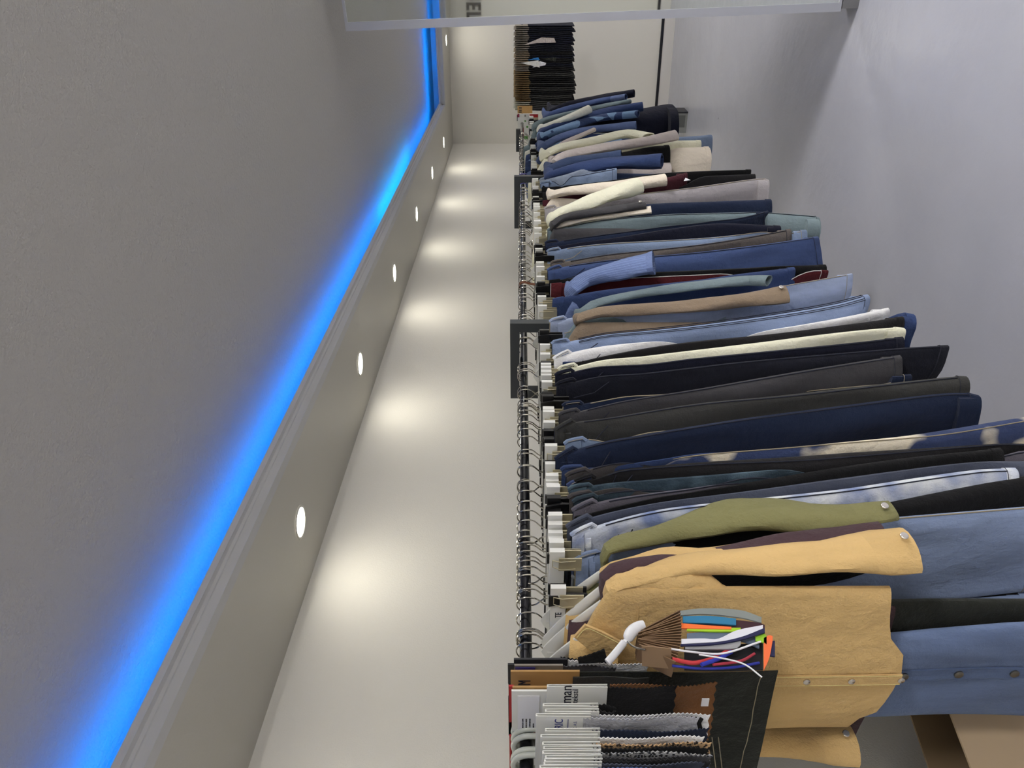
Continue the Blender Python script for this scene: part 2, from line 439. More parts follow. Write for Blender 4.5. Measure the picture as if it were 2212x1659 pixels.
# ------------------------------------------------------------------ hangers
chrome = plain('chrome_wire', (200, 196, 186), .18, metal=1.0)
nickel = plain('clip_nickel', (196, 188, 160), .35, metal=.55)
brass = plain('clip_brass', (150, 128, 84), .3, metal=1.0)
white_pl = plain('white_plastic', (226, 226, 220), .35)
black_pl = plain('black_plastic', (20, 20, 22), .35)
HK = [(0, -.052), (0, -.043), (-.004, -.037), (-.018, -.022), (-.021, -.010)] + [(-.021 * cos(a), .019 * sin(a) + .0) for a in [pi * k / 8 for k in range(0, 9)]] + [(.019, -.012)]
HK = [(y, z) for y, z in HK]
DATA = {}
HR = random.Random(3)
def hanger(x, label, kind='clip', flip=False, yc=RY, w=.37, group='hangers crowded on the rails', tilt=0.0):
    key = (kind, flip, round(w, 2))
    if kind in ('clip', 'blackclip'):
        yc += HR.uniform(-.012, .012); w = HR.choice((.27, .30, .32))
    key = (kind, flip, round(w, 2))
    t = thing('hanger', (x, yc, RZ), label, 'hanger', group)
    t.rotation_euler = (0, 0, HR.uniform(-.09, .09))
    def add(nm, fn, mat, k):
        kk = key + (nm, k)
        if kk not in DATA:
            g = MB(); fn(g); me = g.build(nm, mat, None); DATA[kk] = me.data; bpy.data.objects.remove(me)
        o = bpy.data.objects.new(nm, DATA[kk]); C.objects.link(o); o.parent = t; return o
    sgn = -1 if flip else 1
    def hook(g): g.tube([(0, sgn * y, z) for y, z in spl2(HK)], .0017, 6)
    add('hook', hook, chrome, 0)
    if kind in ('clip', 'blackclip'):
        mb = white_pl if kind == 'clip' else black_pl
        def bar(g): g.box((-.006, -w / 2, -.078), (.006, w / 2, -.048))
        add('bar', bar, mb, 0)
        for k, yy in enumerate((-w / 2 + .012, w / 2 - .045)):
            def clip(g, yy=yy):
                for sx in (-1, 1):
                    g.box((sx * .011 - .0012, yy, -.112), (sx * .011 + .0012, yy + .034, -.066))
                    g.tube([(sx * .013, yy + .006, -.100), (sx * .016, yy + .006, -.070), (sx * .009, yy + .008, -.054), (sx * .009, yy + .026, -.054), (sx * .016, yy + .028, -.070), (sx * .013, yy + .028, -.100)], .0012, 5)
                g.box((-.010, yy + .012, -.074), (.010, yy + .022, -.068))
            def bclip(g, yy=yy):
                for sx in (-1, 1):
                    g.add([(sx * .016, yy, -.044), (sx * .016, yy + .024, -.044), (sx * .006, yy + .024, -.080), (sx * .006, yy, -.080), (sx * .008, yy, -.120), (sx * .008, yy + .024, -.120),
                           (sx * .021, yy, -.044), (sx * .021, yy + .024, -.044), (sx * .012, yy + .024, -.080), (sx * .012, yy, -.080), (sx * .012, yy, -.120), (sx * .012, yy + .024, -.120)],
                          [(0, 1, 2, 3), (3, 2, 5, 4), (6, 9, 8, 7), (9, 10, 11, 8), (0, 6, 7, 1), (4, 5, 11, 10), (0, 3, 9, 6), (3, 4, 10, 9), (1, 7, 8, 2), (2, 8, 11, 5)])
                g.tube([(-.012, yy + .012, -.078), (.012, yy + .012, -.078)], .006, 8)
            add('clip', clip if kind == 'clip' else bclip, nickel if kind == 'clip' else black_pl, k)
    else:
        def arms(g):
            rings = []
            for i in range(25):
                u = -1 + 2 * i / 24.0; y = u * w / 2
                z = -.050 - .105 * abs(u) ** 1.25
                hh = .026 - .010 * abs(u); tt = .010 + .004 * abs(u)
                rings.append([Vector((tt * .5 * cos(a), y, z + hh * .5 * sin(a) * 1.6)) for a in [2 * pi * k / 10 for k in range(10)]])
            g.loft(rings, True, True)
        add('shoulder_bar', arms, white_pl if kind == 'shirt' else black_pl, 0)
        def nk(g): g.tube([(0, 0, -.056), (0, 0, -.042)], .006, 8)
        add('neck', nk, white_pl if kind == 'shirt' else black_pl, 0)
    return t
def spl2(p):
    return [(v.x, v.y) for v in spline([Vector((a, b, 0)) for a, b in p], 30)]

# ------------------------------------------------------------------ garments
def ring(xb, ye, z, t, w, n=26, e=2.5, ph=0.0, amp=0.0, sl=0.0, zz=0.0):
    """flattened closed section; xb = far side (+x) of the near edge, ye = near edge"""
    out = []
    for k in range(n):
        a = 2 * pi * k / n
        ca, sa = cos(a), sin(a)
        x = t / 2 * math.copysign(abs(ca) ** (2 / e), ca)
        y = w / 2 * math.copysign(abs(sa) ** (2 / e), sa)
        yy = (y + w / 2)
        fold = amp * (sin(21 * yy + 5.0 * zz + ph) + .6 * sin(43 * yy - 9 * zz + ph * 2.3) + .5 * sin(11 * zz + ph * 1.7))
        out.append(Vector((xb - t / 2 + x + fold * min(1, yy / .03), ye + yy, z - sl * min(1, yy / .18))))
    return out

FRONT = []
def front_at(z):
    best = -9
    for zs, xs in FRONT[-4:]:
        if z > zs[0] + .02 or z < zs[-1] - .01: continue
        for i in range(len(zs) - 1):
            if zs[i] >= z >= zs[i + 1]:
                u = (zs[i] - z) / max(1e-6, zs[i] - zs[i + 1]); best = max(best, xs[i] + (xs[i + 1] - xs[i]) * u); break
    return best
STITCH = plain('stitch_light', (150, 140, 118), .9)
STITCHD = plain('stitch_dark', (30, 34, 48), .9)
def trousers(desc, pts, mat, cat='jeans', ye=(1.066, 1.005, .985), tt=.032, tb=.04, wl=.19, wh=.40, sl=0.0, hem=True,
             seam=None, hanger_kind='clip', loops=True, amp=.0055, hlabel=None, name=None, short=None, patch=None, free=False, seams=(.62,)):
    P = []
    x0, x1 = pts[0][0], pts[-1][0]
    for px, py in pts:
        u = (px - x0) / max(1, x1 - x0)
        y = ye[0] + (ye[1] - ye[0]) * min(1, u / .28) if u < .28 else ye[1] + (ye[2] - ye[1]) * (u - .28) / .72
        P.append(PY(px, py, y))
    path = spline(P, 40)
    thick = []
    for i, p in enumerate(path):
        t = tt + (tb - tt) * min(1, i / 39.0 * 1.6)
        if free: thick.append(t); continue
        gap = p.x - front_at(p.z)
        if gap < .005:
            p.y += min(.05, (.005 - gap) * 2.0); t = min(t, .012)
        else: t = min(t, max(.008, gap * .97))
        thick.append(t)
    for _ in range(3): thick = [(thick[max(0, i - 1)] + thick[i] + thick[min(39, i + 1)]) / 3 for i in range(40)]
    ys = [p.y for p in path]
    for _ in range(2): ys = [(ys[max(0, i - 1)] + ys[i] + ys[min(39, i + 1)]) / 3 for i in range(40)]
    for p, y_ in zip(path, ys): p.y = y_
    if not free: FRONT.append(([p.z for p in path], [p.x for p in path]))
    tt = max(.02, thick[0]); tb = thick[-1]
    top = path[0]
    root = thing(name or cat.replace(' ', '_'), (top.x - tt / 2, RY, top.z), desc, cat, None)
    ph = R.uniform(0, 6.28)
    zt, zb = path[0].z, path[-1].z
    # waistband: hollow flattened ring
    wb = .036
    def sect(i, extra=0.0):
        return path[i]
    k1 = max(2, int(40 * wb / max(.05, zt - zb)) + 1)
    g = MB(); rings = []
    for dz, gr in ((0, 0), (-.004, .002), (-wb, .003), (-wb - .003, .0)):
        if dz < -.01:
            q_ = min(path, key=lambda p: abs(p.z - (top.z + dz)))
            rings.append(ring(q_.x + gr, q_.y - gr, top.z + dz, max(tt, .02) + 2 * gr, wh + 2 * gr, 30, 2.3, ph, amp * .6)); continue
        rings.append(ring(top.x + gr, top.y - gr, top.z + dz, tt + 2 * gr, wh + 2 * gr, 30, 2.3, ph, amp * .6))
    inner = [ring(top.x - .004, top.y + .006, top.z + dz, max(.006, tt - .008), wh - .012, 30, 2.3, ph, amp * .6) for dz in (-.04, -.002)]
    g.loft(inner + rings, True, False); g.build('waistband', mat, root)
    # legs: each half of the garment from waistband to hem
    hw = wh / 2
    for side in (0, 1):
        rs = []
        n = len(path)
        for i, p in enumerate(path):
            u = i / (n - 1.0)
            t = thick[i]
            w = hw * 1.04 + (wl - hw * 1.04) * min(1, max(0, u - .12) / .6)
            y = p.y if side == 0 else p.y + w * .985 + .01 * u
            if i == 0: z = p.z - wb * .7
            else: z = p.z if i > k1 else min(p.z, top.z - wb * .7 - .002 * i)
            rs.append(ring(p.x - (0 if side == 0 else .004), y, z, t, w, 26, 2.5, ph + side, amp * (0.4 + u), sl * (u ** 6), z))
        last = path[-1]
        w, t = wl, tb
        y = last.y if side == 0 else last.y + w * .985 + .01
        for ins, dz in ((.003, .0), (.004, .05)):
            rs.append(ring(last.x - ins, y + ins, last.z + dz, max(.004, t - 2 * ins), w - 2 * ins, 26, 2.5, ph + side, amp * 1.4, sl, last.z))
        g = MB(); g.loft(rs, False, True); lg = g.build('leg', mat, root)
        if hem:
            j = n - 1; hr = []
            a = path[-1]; d = (path[-2] - path[-1]).normalized()
            for s_, gr in ((.026, .0), (.0255, .0016), (.001, .0016), (-.0006, .0)):
                q = a + d * s_
                hr.append(ring(q.x + gr, y - gr, q.z, tb + 2 * gr, wl + 2 * gr, 26, 2.5, ph + side, amp * 1.4, sl, a.z))
            g = MB(); g.loft(hr); hm_ = g.build('hem', mat, lg)
            if seam and side == 0:
                q = a + d * .024; hs = ring(q.x + .0018, y - .0018, q.z, tb + .0036, wl + .0036, 26, 2.5, ph + side, amp * 1.4, sl, a.z)
                g = MB(); g.tube(hs + hs[:1], .0009, 4, False); g.build('hem_stitch', seam, lg)
    for si, so_ in enumerate(seams if seam else ()):
        sm = []
        for i in range(3, len(path) - 1):
            p = path[i]; t = thick[i]
            sm.append(Vector((p.x - t * so_, p.y - .0006, p.z)))
        if si: g = MB(); g.tube(sm, .0012, 5); g.build('side_seam', seam, root); continue
        rt_ = ring(top.x, top.y - .0005, top.z + .0006, tt, wh, 30, 2.3, ph, amp * .6)
        g = MB(); g.tube(rt_ + rt_[:1], .0011, 5, False); g.build('waist_edge', seam, root)
        g = MB(); g.tube(sm, .0014, 5); g.build('side_seam', seam, root)
    if loops:
        q_ = min(path, key=lambda p: abs(p.z - (top.z - .045)))
        g = MB(); xm = top.x - tt * .42; xq = q_.x - tt * .42
        g.tube([(xm, top.y + .001, top.z + .001), (xm, top.y - .006, top.z - .006), ((xm + xq) / 2, (top.y + q_.y) / 2 - .007, top.z - .024), (xq, q_.y - .006, top.z - .042), (xq, q_.y + .001, top.z - .050)], .0055, 6)
        g.build('belt_loop', mat, root)
        g = MB()
        for o_ in (-.0052, .0052): g.tube([(xm + o_, top.y - .0075, top.z - .007), ((xm + xq) / 2 + o_, (top.y + q_.y) / 2 - .0085, top.z - .024), (xq + o_, q_.y - .0075, top.z - .042)], .0008, 4)
        g.build('loop_stitch', seam or STITCHD, root)
        for k, (dx, dy) in enumerate(((-tt * .95, .09),)):
            g = MB(); x = top.x + dx - .004; y = top.y + dy
            g.tube([(x + .002, y, top.z - .001), (x - .004, y, top.z - .008), (x - .004, y, top.z - .036), (x + .003, y, top.z - .044)], .0045, 6, True, .5)
            g.build('belt_loop', mat, root)
        # slanted front pocket seam near the hip
        g = MB(); q = path[max(3, min(38, int(40 * .12)))]
        g.tube([(top.x - tt - .001, top.y + .03, top.z - .045), (top.x - tt - .004, top.y + .012, top.z - .10), (q.x - tt - .003, q.y + .004, q.z - .03)], .0013, 5)
        g.build('pocket_seam', seam or STITCHD, root)
    if patch:
        g = MB(); g.box((top.x - tt - .006, top.y + .09, top.z - .075), (top.x - tt - .003, top.y + .17, top.z - .02)); g.build('label_patch', patch, root, False)
    hanger(top.x - tt / 2, 'hanger holding the ' + (short or desc.split(',')[0]), hanger_kind, R.random() < .12)
    return root

SNAP = plain('snap_metal', (214, 208, 200), .25, metal=.9)
def jacket(desc, bnd, mat, sw, hem, cat='jacket', yn=1.165, ysh=1.02, ycf=.965, tbody=.05, short=None, hanger_kind='shirt', cuff=True, snap=False,
           cuff_mat=None, wbody=.42, name=None, slit=False, amp=.006, cuffw=None, second_sleeve=True, body_dx=0.0, cs=1.0, tail=None, front=None, yb=0.0, fl=.56):
    """bnd: photo points along the upper outline: neck, shoulder tip, then down the near sleeve to the cuff"""
    n = len(bnd); P = []
    if cat == 'jacket': sw = [v * 1.28 for v in sw]
    for i, (px, py) in enumerate(bnd):
        if i == 0: y = yn
        elif i == 1: y = ysh
        else: y = ysh + (ycf - ysh) * (i - 1) / (n - 2)
        w = 0 if i == 0 else (sw[i - 1] if len(sw) > 2 else sw[0] + (sw[1] - sw[0]) * (i - 1) / max(1, n - 2))
        P.append((PY(px, py + w / 2, y), w, y))
    root_p = P[0][0]
    root = thing(name or cat.replace(' ', '_'), (P[1][0].x, RY, P[0][0].z), desc, cat)
    ph = R.uniform(0, 6.28)
    def rad(i):
        q, w, y = P[i]
        d = q.x * C_ + q.y * S_
        return max(.018, w / 2 * d / F)
    # body
    xs = P[1][0].x
    zneck = P[0][0].z; zsh = P[1][0].z
    d1 = P[-1][0].x * C_ + P[-1][0].y * S_
    zh = EYE - (hem - HOR) * (P[-1][0].x * C_ + 1.02 * S_) / F
    rs = []
    dropx = (P[-1][0].x - xs)
    for i in range(26):
        u = i / 25.0
        if u < .16:
            v = u / .16
            ye = RY - .055 - (RY - .055 - ysh - .01 - yb) * v ** .8
            w = 2 * (RY - ye); z = zneck + (zsh - zneck) * v ** 1.3; t = .03 + (tbody - .03) * v
        else:
            v = (u - .16) / .84
            ye = ysh + .01 + .012 * v + yb; w = max(wbody, 2 * (RY - ysh) * .98); z = zsh + (zh - zsh) * v; t = tbody * (1 + .15 * v)
        rs.append(ring(xs - body_dx + t / 2 - rad(1) * .6 + dropx * .6 * max(0, u - .16), ye, z, t, w, 34, 2.4, ph, amp * min(1, u * 4), 0, z))
    if tail:
        for i in range(14, 26):
            k_ = ((i - 13) / 12.0) ** 3
            rs[i] = [Vector((p.x, p.y, p.z - k_ * tail(min(1, max(0, (p.y - ysh - .01) / wbody))))) for p in rs[i]]
    BODY = rs[:26]
    l = rs[-1]
    cx = sum((p.x for p in l)) / len(l)
    rs.append([Vector((cx + (p.x - cx) * .8, p.y, p.z + .002)) for p in l])
    rs.append([Vector((cx + (p.x - cx) * .7, p.y, p.z + .06)) for p in l])
    g = MB(); g.loft(rs, False, True); g.build('body', mat, root)
    # sleeves
    near = [q for q, w, y in P[1:]]
    rr = [rad(i) for i in range(1, n)]
    def sleeve(path, rads, nm='sleeve'):
        pp = spline(path, 26); rq = spline([Vector((r, 0, 0)) for r in rads], 26) if False else None
        s = [0.0]
        for a, b_ in zip(path, path[1:]): s.append(s[-1] + (b_ - a).length)
        ra = []
        for k in range(26):
            t = s[-1] * k / 25.0; i = 0
            while i < len(path) - 2 and t > s[i + 1]: i += 1
            u = (t - s[i]) / max(1e-6, s[i + 1] - s[i]); ra.append(rads[i] + (rads[i + 1] - rads[i]) * u)
        g = MB(); rings = []; up = Vector((1, 0, 0))
        for i, p in enumerate(pp):
            tdir = (pp[min(25, i + 1)] - pp[max(0, i - 1)]).normalized()
            a = (up - tdir * up.dot(tdir)).normalized(); b_ = tdir.cross(a)
            rg = []
            for k in range(18):
                an = 2 * pi * k / 18
                r = ra[i] * (1 + .07 * sin(3 * an + i * .55 + ph) + .05 * sin(2 * an - i * .9 + ph))
                rg.append(p + a * r * cos(an) + b_ * r * fl * sin(an))
            rings.append(rg)
        cen = pp[-1]; td = (pp[-1] - pp[-2]).normalized()
        rings.append([cen + (q - cen) * .86 for q in rings[-1]])
        rings.append([q - td * .04 for q in rings[-1]])
        g.loft(rings, True, True); so = g.build(nm, mat, root)
        at = so.data.attributes.new('around', 'FLOAT', 'POINT')
        at.data.foreach_set('value', [float(i_ % 18) for i_ in range(len(so.data.vertices))])
        if cuff:
            L = .06 if cuffw is None else cuffw
            acc = 0; i = 25
            while i > 1 and acc < L: acc += (pp[i] - pp[i - 1]).length; i -= 1
            cr = []
            idx = list(range(i, 26))
            for gi, j in enumerate(idx):
                c0 = pp[j]; k_ = 1.05 if 0 < gi else 1.0
                cr.append([c0 + (q - c0) * k_ for q in rings[j]])
            cr.append([c + td * .001 for c in rings[25]])
            g = MB(); g.loft(cr); co = g.build('cuff', cuff_mat or mat, so)
            if snap:
                c0 = pp[-1] - td * .022
                g = MB(); g.disc(c0 + Vector((-.25, -1, 0)).normalized() * (ra[-1] * .78), (-.25, -1, 0), .0075, .004, 14); g.build('snap_button', SNAP, co)
        return so, pp, ra
    so, pp, ra = sleeve([Vector((P[0][0].x, ysh + .075, (zneck + zsh * 2) / 3 - .02))] + near, [rr[0] * .8] + rr)
    if second_sleeve:
        far = [Vector((q.x - .01, 2 * RY - q.y, q.z)) for q in near]
        sleeve([Vector((P[0][0].x, 2 * RY - ysh - .075, (zneck + zsh * 2) / 3 - .02))] + far, [rr[0] * .8] + rr)
    # collar
    g = MB(); nn = 24; xc = xs - body_dx - rad(1) * .6 + .0
    prof_c = [(.036, .068, -.012), (.037, .069, .018), (.043, .076, .020), (.056, .092, -.016), (.052, .088, -.017)]
    g.loft([[Vector((xc + a_ * cos(2 * pi * k / nn), RY + b_ * sin(2 * pi * k / nn), zneck + h - .006 * cos(2 * pi * k / nn))) for k in range(nn)] for a_, b_, h in [(a_, b_, h if h > 0 else -.016 - (cs - 1) * .055) for a_, b_, h in prof_c]])
    g.build('collar', mat, root)
    if front: front(root, BODY, mat)
    hanger(xc, 'hanger inside the ' + (short or desc.split(',')[0]), hanger_kind, R.random() < .15, w=.26)
    return root

# ------------------------------------------------------------------ cloth colours
def D(n, c, **k): return fabric(n, c, 'denim', **k)
navy = D('navy_denim', (19, 31, 56)); navy2 = D('deep_navy_twill', (16, 19, 36)); ink = D('ink_denim', (21, 23, 34))
black = D('black_denim', (12, 12, 14)); black2 = D('soft_black', (23, 22, 24)); char_g = D('charcoal_green', (52, 52, 50))
char = D('charcoal_denim', (58, 57, 60)); dgrey = D('dark_grey_denim', (66, 65, 70)); slate = D('slate_denim', (62, 68, 84))
lilac = D('lilac_grey_denim', (84, 80, 90)); teal = D('teal_black_denim', (36, 52, 62)); brownb = D('brown_black_denim', (58, 54, 54))
midblue = D('mid_blue_denim', (52, 74, 122)); dblue = D('dark_blue_denim', (34, 54, 96)); ltblue = D('light_blue_denim', (112, 132, 168))
skyblue = D('washed_blue_denim', (100, 120, 150)); pale = D('pale_blue_denim', (138, 154, 186)); greyteal = D('grey_teal_denim', (96, 114, 120))
bleach = fabric('bleach_splash_denim', (44, 60, 100), 'bleach', (205, 196, 175)); acid = fabric('acid_wash_denim', (190, 196, 212), 'acid', (110, 124, 160))
tealacid = fabric('teal_acid_denim', (36, 54, 66), 'acid', (70, 86, 96))
cream = fabric('cream_twill', (216, 206, 184), 'twill', var=.06); cream2 = fabric('ecru_twill', (206, 196, 180), 'twill', var=.06); white = fabric('white_denim', (218, 216, 216), 'twill', var=.05)
greige = fabric('greige_twill', (172, 163, 158), 'twill', var=.08); taupe = fabric('taupe_twill', (122, 107, 90), 'twill', var=.1); taupe2 = fabric('taupe_grey_twill', (88, 82, 78), 'twill', var=.1)
ltgrey = fabric('light_grey_denim', (142, 138, 140), 'twill', var=.08); maroon = fabric('maroon_twill', (58, 22, 30), 'twill', var=.1)
tan = fabric('tan_cotton', (187, 157, 106), 'twill', var=.09); olive = fabric('olive_cotton', (112, 110, 74), 'twill', var=.1); plum = fabric('plum_brown_cotton', (66, 50, 54), 'twill', var=.1)
stripe = fabric('hickory_stripe', (84, 104, 150), 'stripe', (118, 138, 180)); patchw = fabric('patchwork_denim', (40, 60, 100), 'patch', (104, 130, 160))
oliveb = fabric('black_olive_twill', (36, 38, 34), 'twill', var=.1); dressb = D('dress_denim', (82, 102, 138)); redst = fabric('red_side_stripe', (74, 26, 30), 'twill', var=.1)
leather = plain('leather_patch', (150, 92, 42), .6, bump=.3, bscale=200)

T, J = trousers, jacket
BC = 'blackclip'
# ---- nearest rack, from the camera outward
T('pale blue wide-leg jeans showing below the tan shirt cuff', [(1243, 1199), (1300, 1186), (1500, 1150), (1700, 1128), (1930, 1108), (2300, 1078)], ltblue, tt=.03, tb=.03, wl=.24, seam=STITCH, patch=leather, ye=(1.10, 1.075, 1.0), free=True)
T('black jeans spreading above the pale blue wide leg', [(1243, 1174), (1300, 1160), (1500, 1130), (1860, 1077), (2212, 1010), (2280, 1000)], black, tt=.03, tb=.07, hanger_kind=BC, ye=(1.1, 1.06, .985), free=True)
T('lilac grey jeans tucked behind the olive shirt shoulder', [(1250, 1158), (1300, 1147), (1500, 1112), (1760, 1082)], lilac, tt=.025, tb=.03, seam=STITCH, ye=(1.1, 1.1, 1.1), free=True)
T('acid-washed pale jeans with blue blotches beside the olive shirt', [(1234, 1146), (1300, 1120), (1420, 1089), (1600, 1067), (1800, 1045), (2100, 1003), (2183, 999)], acid, tt=.04, tb=.05, seam=STITCHD)
T('slate grey-blue jeans above the acid-washed pair', [(1225, 1132), (1260, 1115), (1400, 1085), (1600, 1058), (1800, 1028), (2000, 1003), (2212, 983), (2235, 981)], slate, tt=.03, tb=.06)
T('plain black slim jeans between slate and charcoal pairs', [(1240, 1112), (1400, 1074), (1500, 1057), (1620, 1032), (1740, 1010), (1900, 985), (2152, 957)], black, tt=.025, tb=.05, loops=False)
T('charcoal jeans with pale edge stitching on the open waistband', [(1237, 1094), (1270, 1080), (1320, 1068), (1400, 1057), (1600, 1035), (1690, 1023), (1900, 998), (2150, 968), (2240, 961)], lilac, tt=.04, tb=.05, seam=STITCHD)
T('blue-black jeans with pale seam next above the charcoal pair', [(1239, 1080), (1300, 1065), (1400, 1051), (1500, 1040), (1700, 1019), (1850, 1008), (2100, 988)], teal, tt=.03, tb=.03, seam=STITCHD, hanger_kind=BC)
T('brown-black jeans showing only a sliver of waistband', [(1229, 1071), (1270, 1061), (1330, 1050), (1420, 1045), (1700, 1023), (2000, 1000)], brownb, tt=.03, tb=.03)
T('dark teal jeans with faded blotches along the leg', [(1229, 1052), (1290, 1040), (1400, 1029), (1600, 1014), (1760, 1007), (2000, 989)], tealacid, tt=.03, tb=.04)
T('faded black jeans running below the bleach-splashed pair', [(1237, 1039), (1290, 1024), (1340, 1006), (1400, 998), (1500, 986), (1700, 972), (1850, 962), (2212, 950), (2250, 949)], black2, tt=.025, tb=.09, seam=STITCHD)
T('blue jeans splashed with big cream bleach marks', [(1227, 1043), (1300, 1018), (1400, 996), (1500, 981), (1700, 962), (1900, 938), (2060, 912), (2212, 886), (2270, 877)], bleach, tt=.025, tb=.07, wl=.22, seam=STITCH)
T('grey-brown jeans with rounded open waistband above bleached pair', [(1223, 1021), (1250, 1011), (1330, 996), (1450, 983), (1560, 979), (1750, 972), (2000, 955)], brownb, tt=.04, tb=.03, seam=STITCHD)
T('dark blue jeans showing as a thin line under the navy wide leg', [(1213, 1012), (1300, 998), (1400, 982), (1600, 967), (1750, 955), (1950, 930)], dblue, tt=.025, tb=.03)
T('navy wide-leg trousers with broad smooth leg and rounded hem', [(1200, 984), (1225, 968), (1300, 945), (1400, 926), (1600, 894), (1800, 868), (2000, 843), (2075, 839), (2106, 845)], navy, cat='trousers', tt=.045, tb=.05, wl=.26, seam=STITCHD, ye=(1.08, 1.0, .97))
T('faded blue jeans showing only the waist above the navy wide leg', [(1220, 956), (1260, 945), (1330, 936), (1600, 902), (1900, 872)], skyblue, tt=.025, tb=.02, seam=STITCH)
T('charcoal green trousers with turned hem above navy wide leg', [(1198, 924), (1225, 908), (1290, 898), (1330, 892), (1500, 864), (1700, 845), (1900, 822), (2060, 805), (2081, 806)], char_g, cat='trousers', tt=.035, tb=.045, wl=.13, seam=STITCHD, hanger_kind=BC)
T('dark grey jeans with wide flat hem, shorter than navy jeans', [(1208, 893), (1260, 880), (1340, 860), (1500, 833), (1700, 797), (1850, 773), (1938, 760)], char, tt=.03, tb=.05, wl=.20, seam=STITCHD)
T('dark blue faded jeans peeping above the dark grey pair', [(1216, 873), (1300, 860), (1400, 847), (1600, 823), (1800, 802), (1968, 788)], navy, tt=.03, tb=.05, seam=STITCH)
T('midnight navy jeans with the longest pointed hem on the rack', [(1203, 827), (1240, 818), (1300, 806), (1400, 798), (1600, 775), (1800, 757), (1950, 745), (2042, 740)], ink, tt=.035, tb=.04, wl=.18, sl=-.05, seam=STITCHD, hanger_kind=BC)
T('black jeans with blue-black waist just below the cream pair', [(1200, 808), (1250, 795), (1290, 787), (1400, 780), (1500, 768), (1700, 748), (1850, 733), (1945, 722)], navy2, tt=.03, tb=.04, seam=STITCHD, hanger_kind=BC)
T('slim cream trousers between two black pairs', [(1207, 795), (1250, 785), (1300, 773), (1400, 762), (1600, 738), (1800, 713), (1930, 701), (1948, 703)], cream, cat='trousers', tt=.03, tb=.045, wl=.17)
T('black-grey trousers directly above the cream pair', [(1230, 783), (1300, 766), (1400, 746), (1500, 732), (1700, 712), (1850, 692), (1945, 678)], black2, cat='trousers', tt=.025, tb=.045, wl=.18, loops=False)
T('deep blue jeans with rounded hem poking out past the black-grey pair', [(1215, 780), (1500, 744), (1800, 703), (1900, 686), (1950, 669), (1968, 673)], dblue, tt=.02, tb=.06, wl=.22, loops=False)
T('white jeans with torn patch at the hip', [(1196, 770), (1230, 756), (1300, 742), (1400, 735), (1550, 729), (1700, 703), (1800, 683), (1914, 660)], white, tt=.045, tb=.045, wl=.16)
T('light blue jeans with several parallel side seams', [(1192, 738), (1250, 727), (1300, 716), (1400, 705), (1500, 694), (1700, 665), (1800, 647), (1868, 629)], ltblue, tt=.045, tb=.07, wl=.15, sl=-.03, seam=STITCHD, seams=(.3, .45, .68, .84))
J('taupe jacket with snap cuff hanging beside light blue jeans', [(1206, 728), (1252, 672), (1300, 656), (1500, 640), (1620, 622), (1698, 609)], taupe, (24, 42), 1640, ysh=1.03, ycf=.97, snap=True, tbody=.10, short='taupe jacket')
J('grey-green denim jacket with slim sleeve behind the taupe jacket', [(1198, 712), (1255, 664), (1285, 644), (1400, 617), (1500, 603), (1620, 589), (1660, 588)], greyteal, (18, 28), 1560, ysh=1.03, ycf=.965, tbody=.08)
T('pale blue straight jeans behind the taupe cuff', [(1188, 692), (1240, 680), (1500, 648), (1700, 612), (1838, 588)], pale, tt=.04, tb=.03, wl=.22, seam=STITCH)
J('hickory-striped denim jacket with short wide sleeve', [(1200, 650), (1235, 606), (1262, 580), (1300, 562), (1360, 545), (1412, 530)], stripe, (34, 60), 1500, ysh=1.04, ycf=.95, tbody=.10, cuffw=.012, second_sleeve=False)
T('dark blue jeans ending short behind the grey-green sleeve', [(1193, 642), (1300, 622), (1500, 600), (1600, 586), (1712, 573)], dblue, tt=.04, tb=.05, wl=.12, loops=False)
T('black trousers with red and white side stripe', [(1190, 612), (1300, 602), (1500, 592), (1700, 584), (1787, 582)], redst, cat='trousers', tt=.02, tb=.02, loops=False, seam=plain('stripe_white', (205, 200, 196), .8), hanger_kind=BC)
T('black trousers just under the bright blue jeans', [(1186, 604), (1300, 590), (1500, 580), (1700, 571), (1780, 568)], black, cat='trousers', tt=.03, tb=.04, loops=False, hanger_kind=BC)
# ---- middle rack
T('bright mid-blue jeans with broad flared hem', [(1183, 582), (1220, 572), (1300, 559), (1400, 549), (1500, 540), (1650, 522), (1762, 506)], midblue, tt=.04, tb=.06, wl=.26, sl=.05, seam=STITCHD)
T('taupe-grey trousers resting on the mid-blue jeans', [(1190, 567), (1230, 560), (1300, 547), (1400, 536), (1500, 525), (1600, 510), (1704, 491)], taupe2, cat='trousers', tt=.04, tb=.05, wl=.2, seam=STITCHD)
T('pale blue jeans with frayed hem next to taupe-grey trousers', [(1182, 541), (1230, 531), (1300, 522), (1500, 511), (1650, 499), (1738, 493)], skyblue, tt=.05, tb=.05, wl=.18, seam=STITCH)
T('navy chinos below the narrow-hemmed navy jeans', [(1184, 533), (1300, 515), (1450, 490), (1550, 479), (1682, 484)], navy2, cat='trousers', tt=.03, tb=.05, loops=False)
T('navy jeans tapering to a narrow raised hem', [(1178, 524), (1230, 514), (1300, 503), (1500, 482), (1600, 466), (1656, 452)], navy, tt=.04, tb=.05, wl=.15, seam=STITCHD)
T('grey-teal jeans with stacked side seams and long curling hem', [(1183, 496), (1230, 485), (1280, 474), (1400, 461), (1500, 456), (1650, 455), (1750, 461), (1764, 466)], greyteal, tt=.05, tb=.07, wl=.2, seam=STITCHD)
J('dark grey jacket with snap cuff above the grey-teal jeans', [(1172, 512), (1196, 474), (1216, 457), (1300, 443), (1393, 430)], char, (20, 22), 1400, ysh=1.03, ycf=.97, tbody=.12, snap=True)
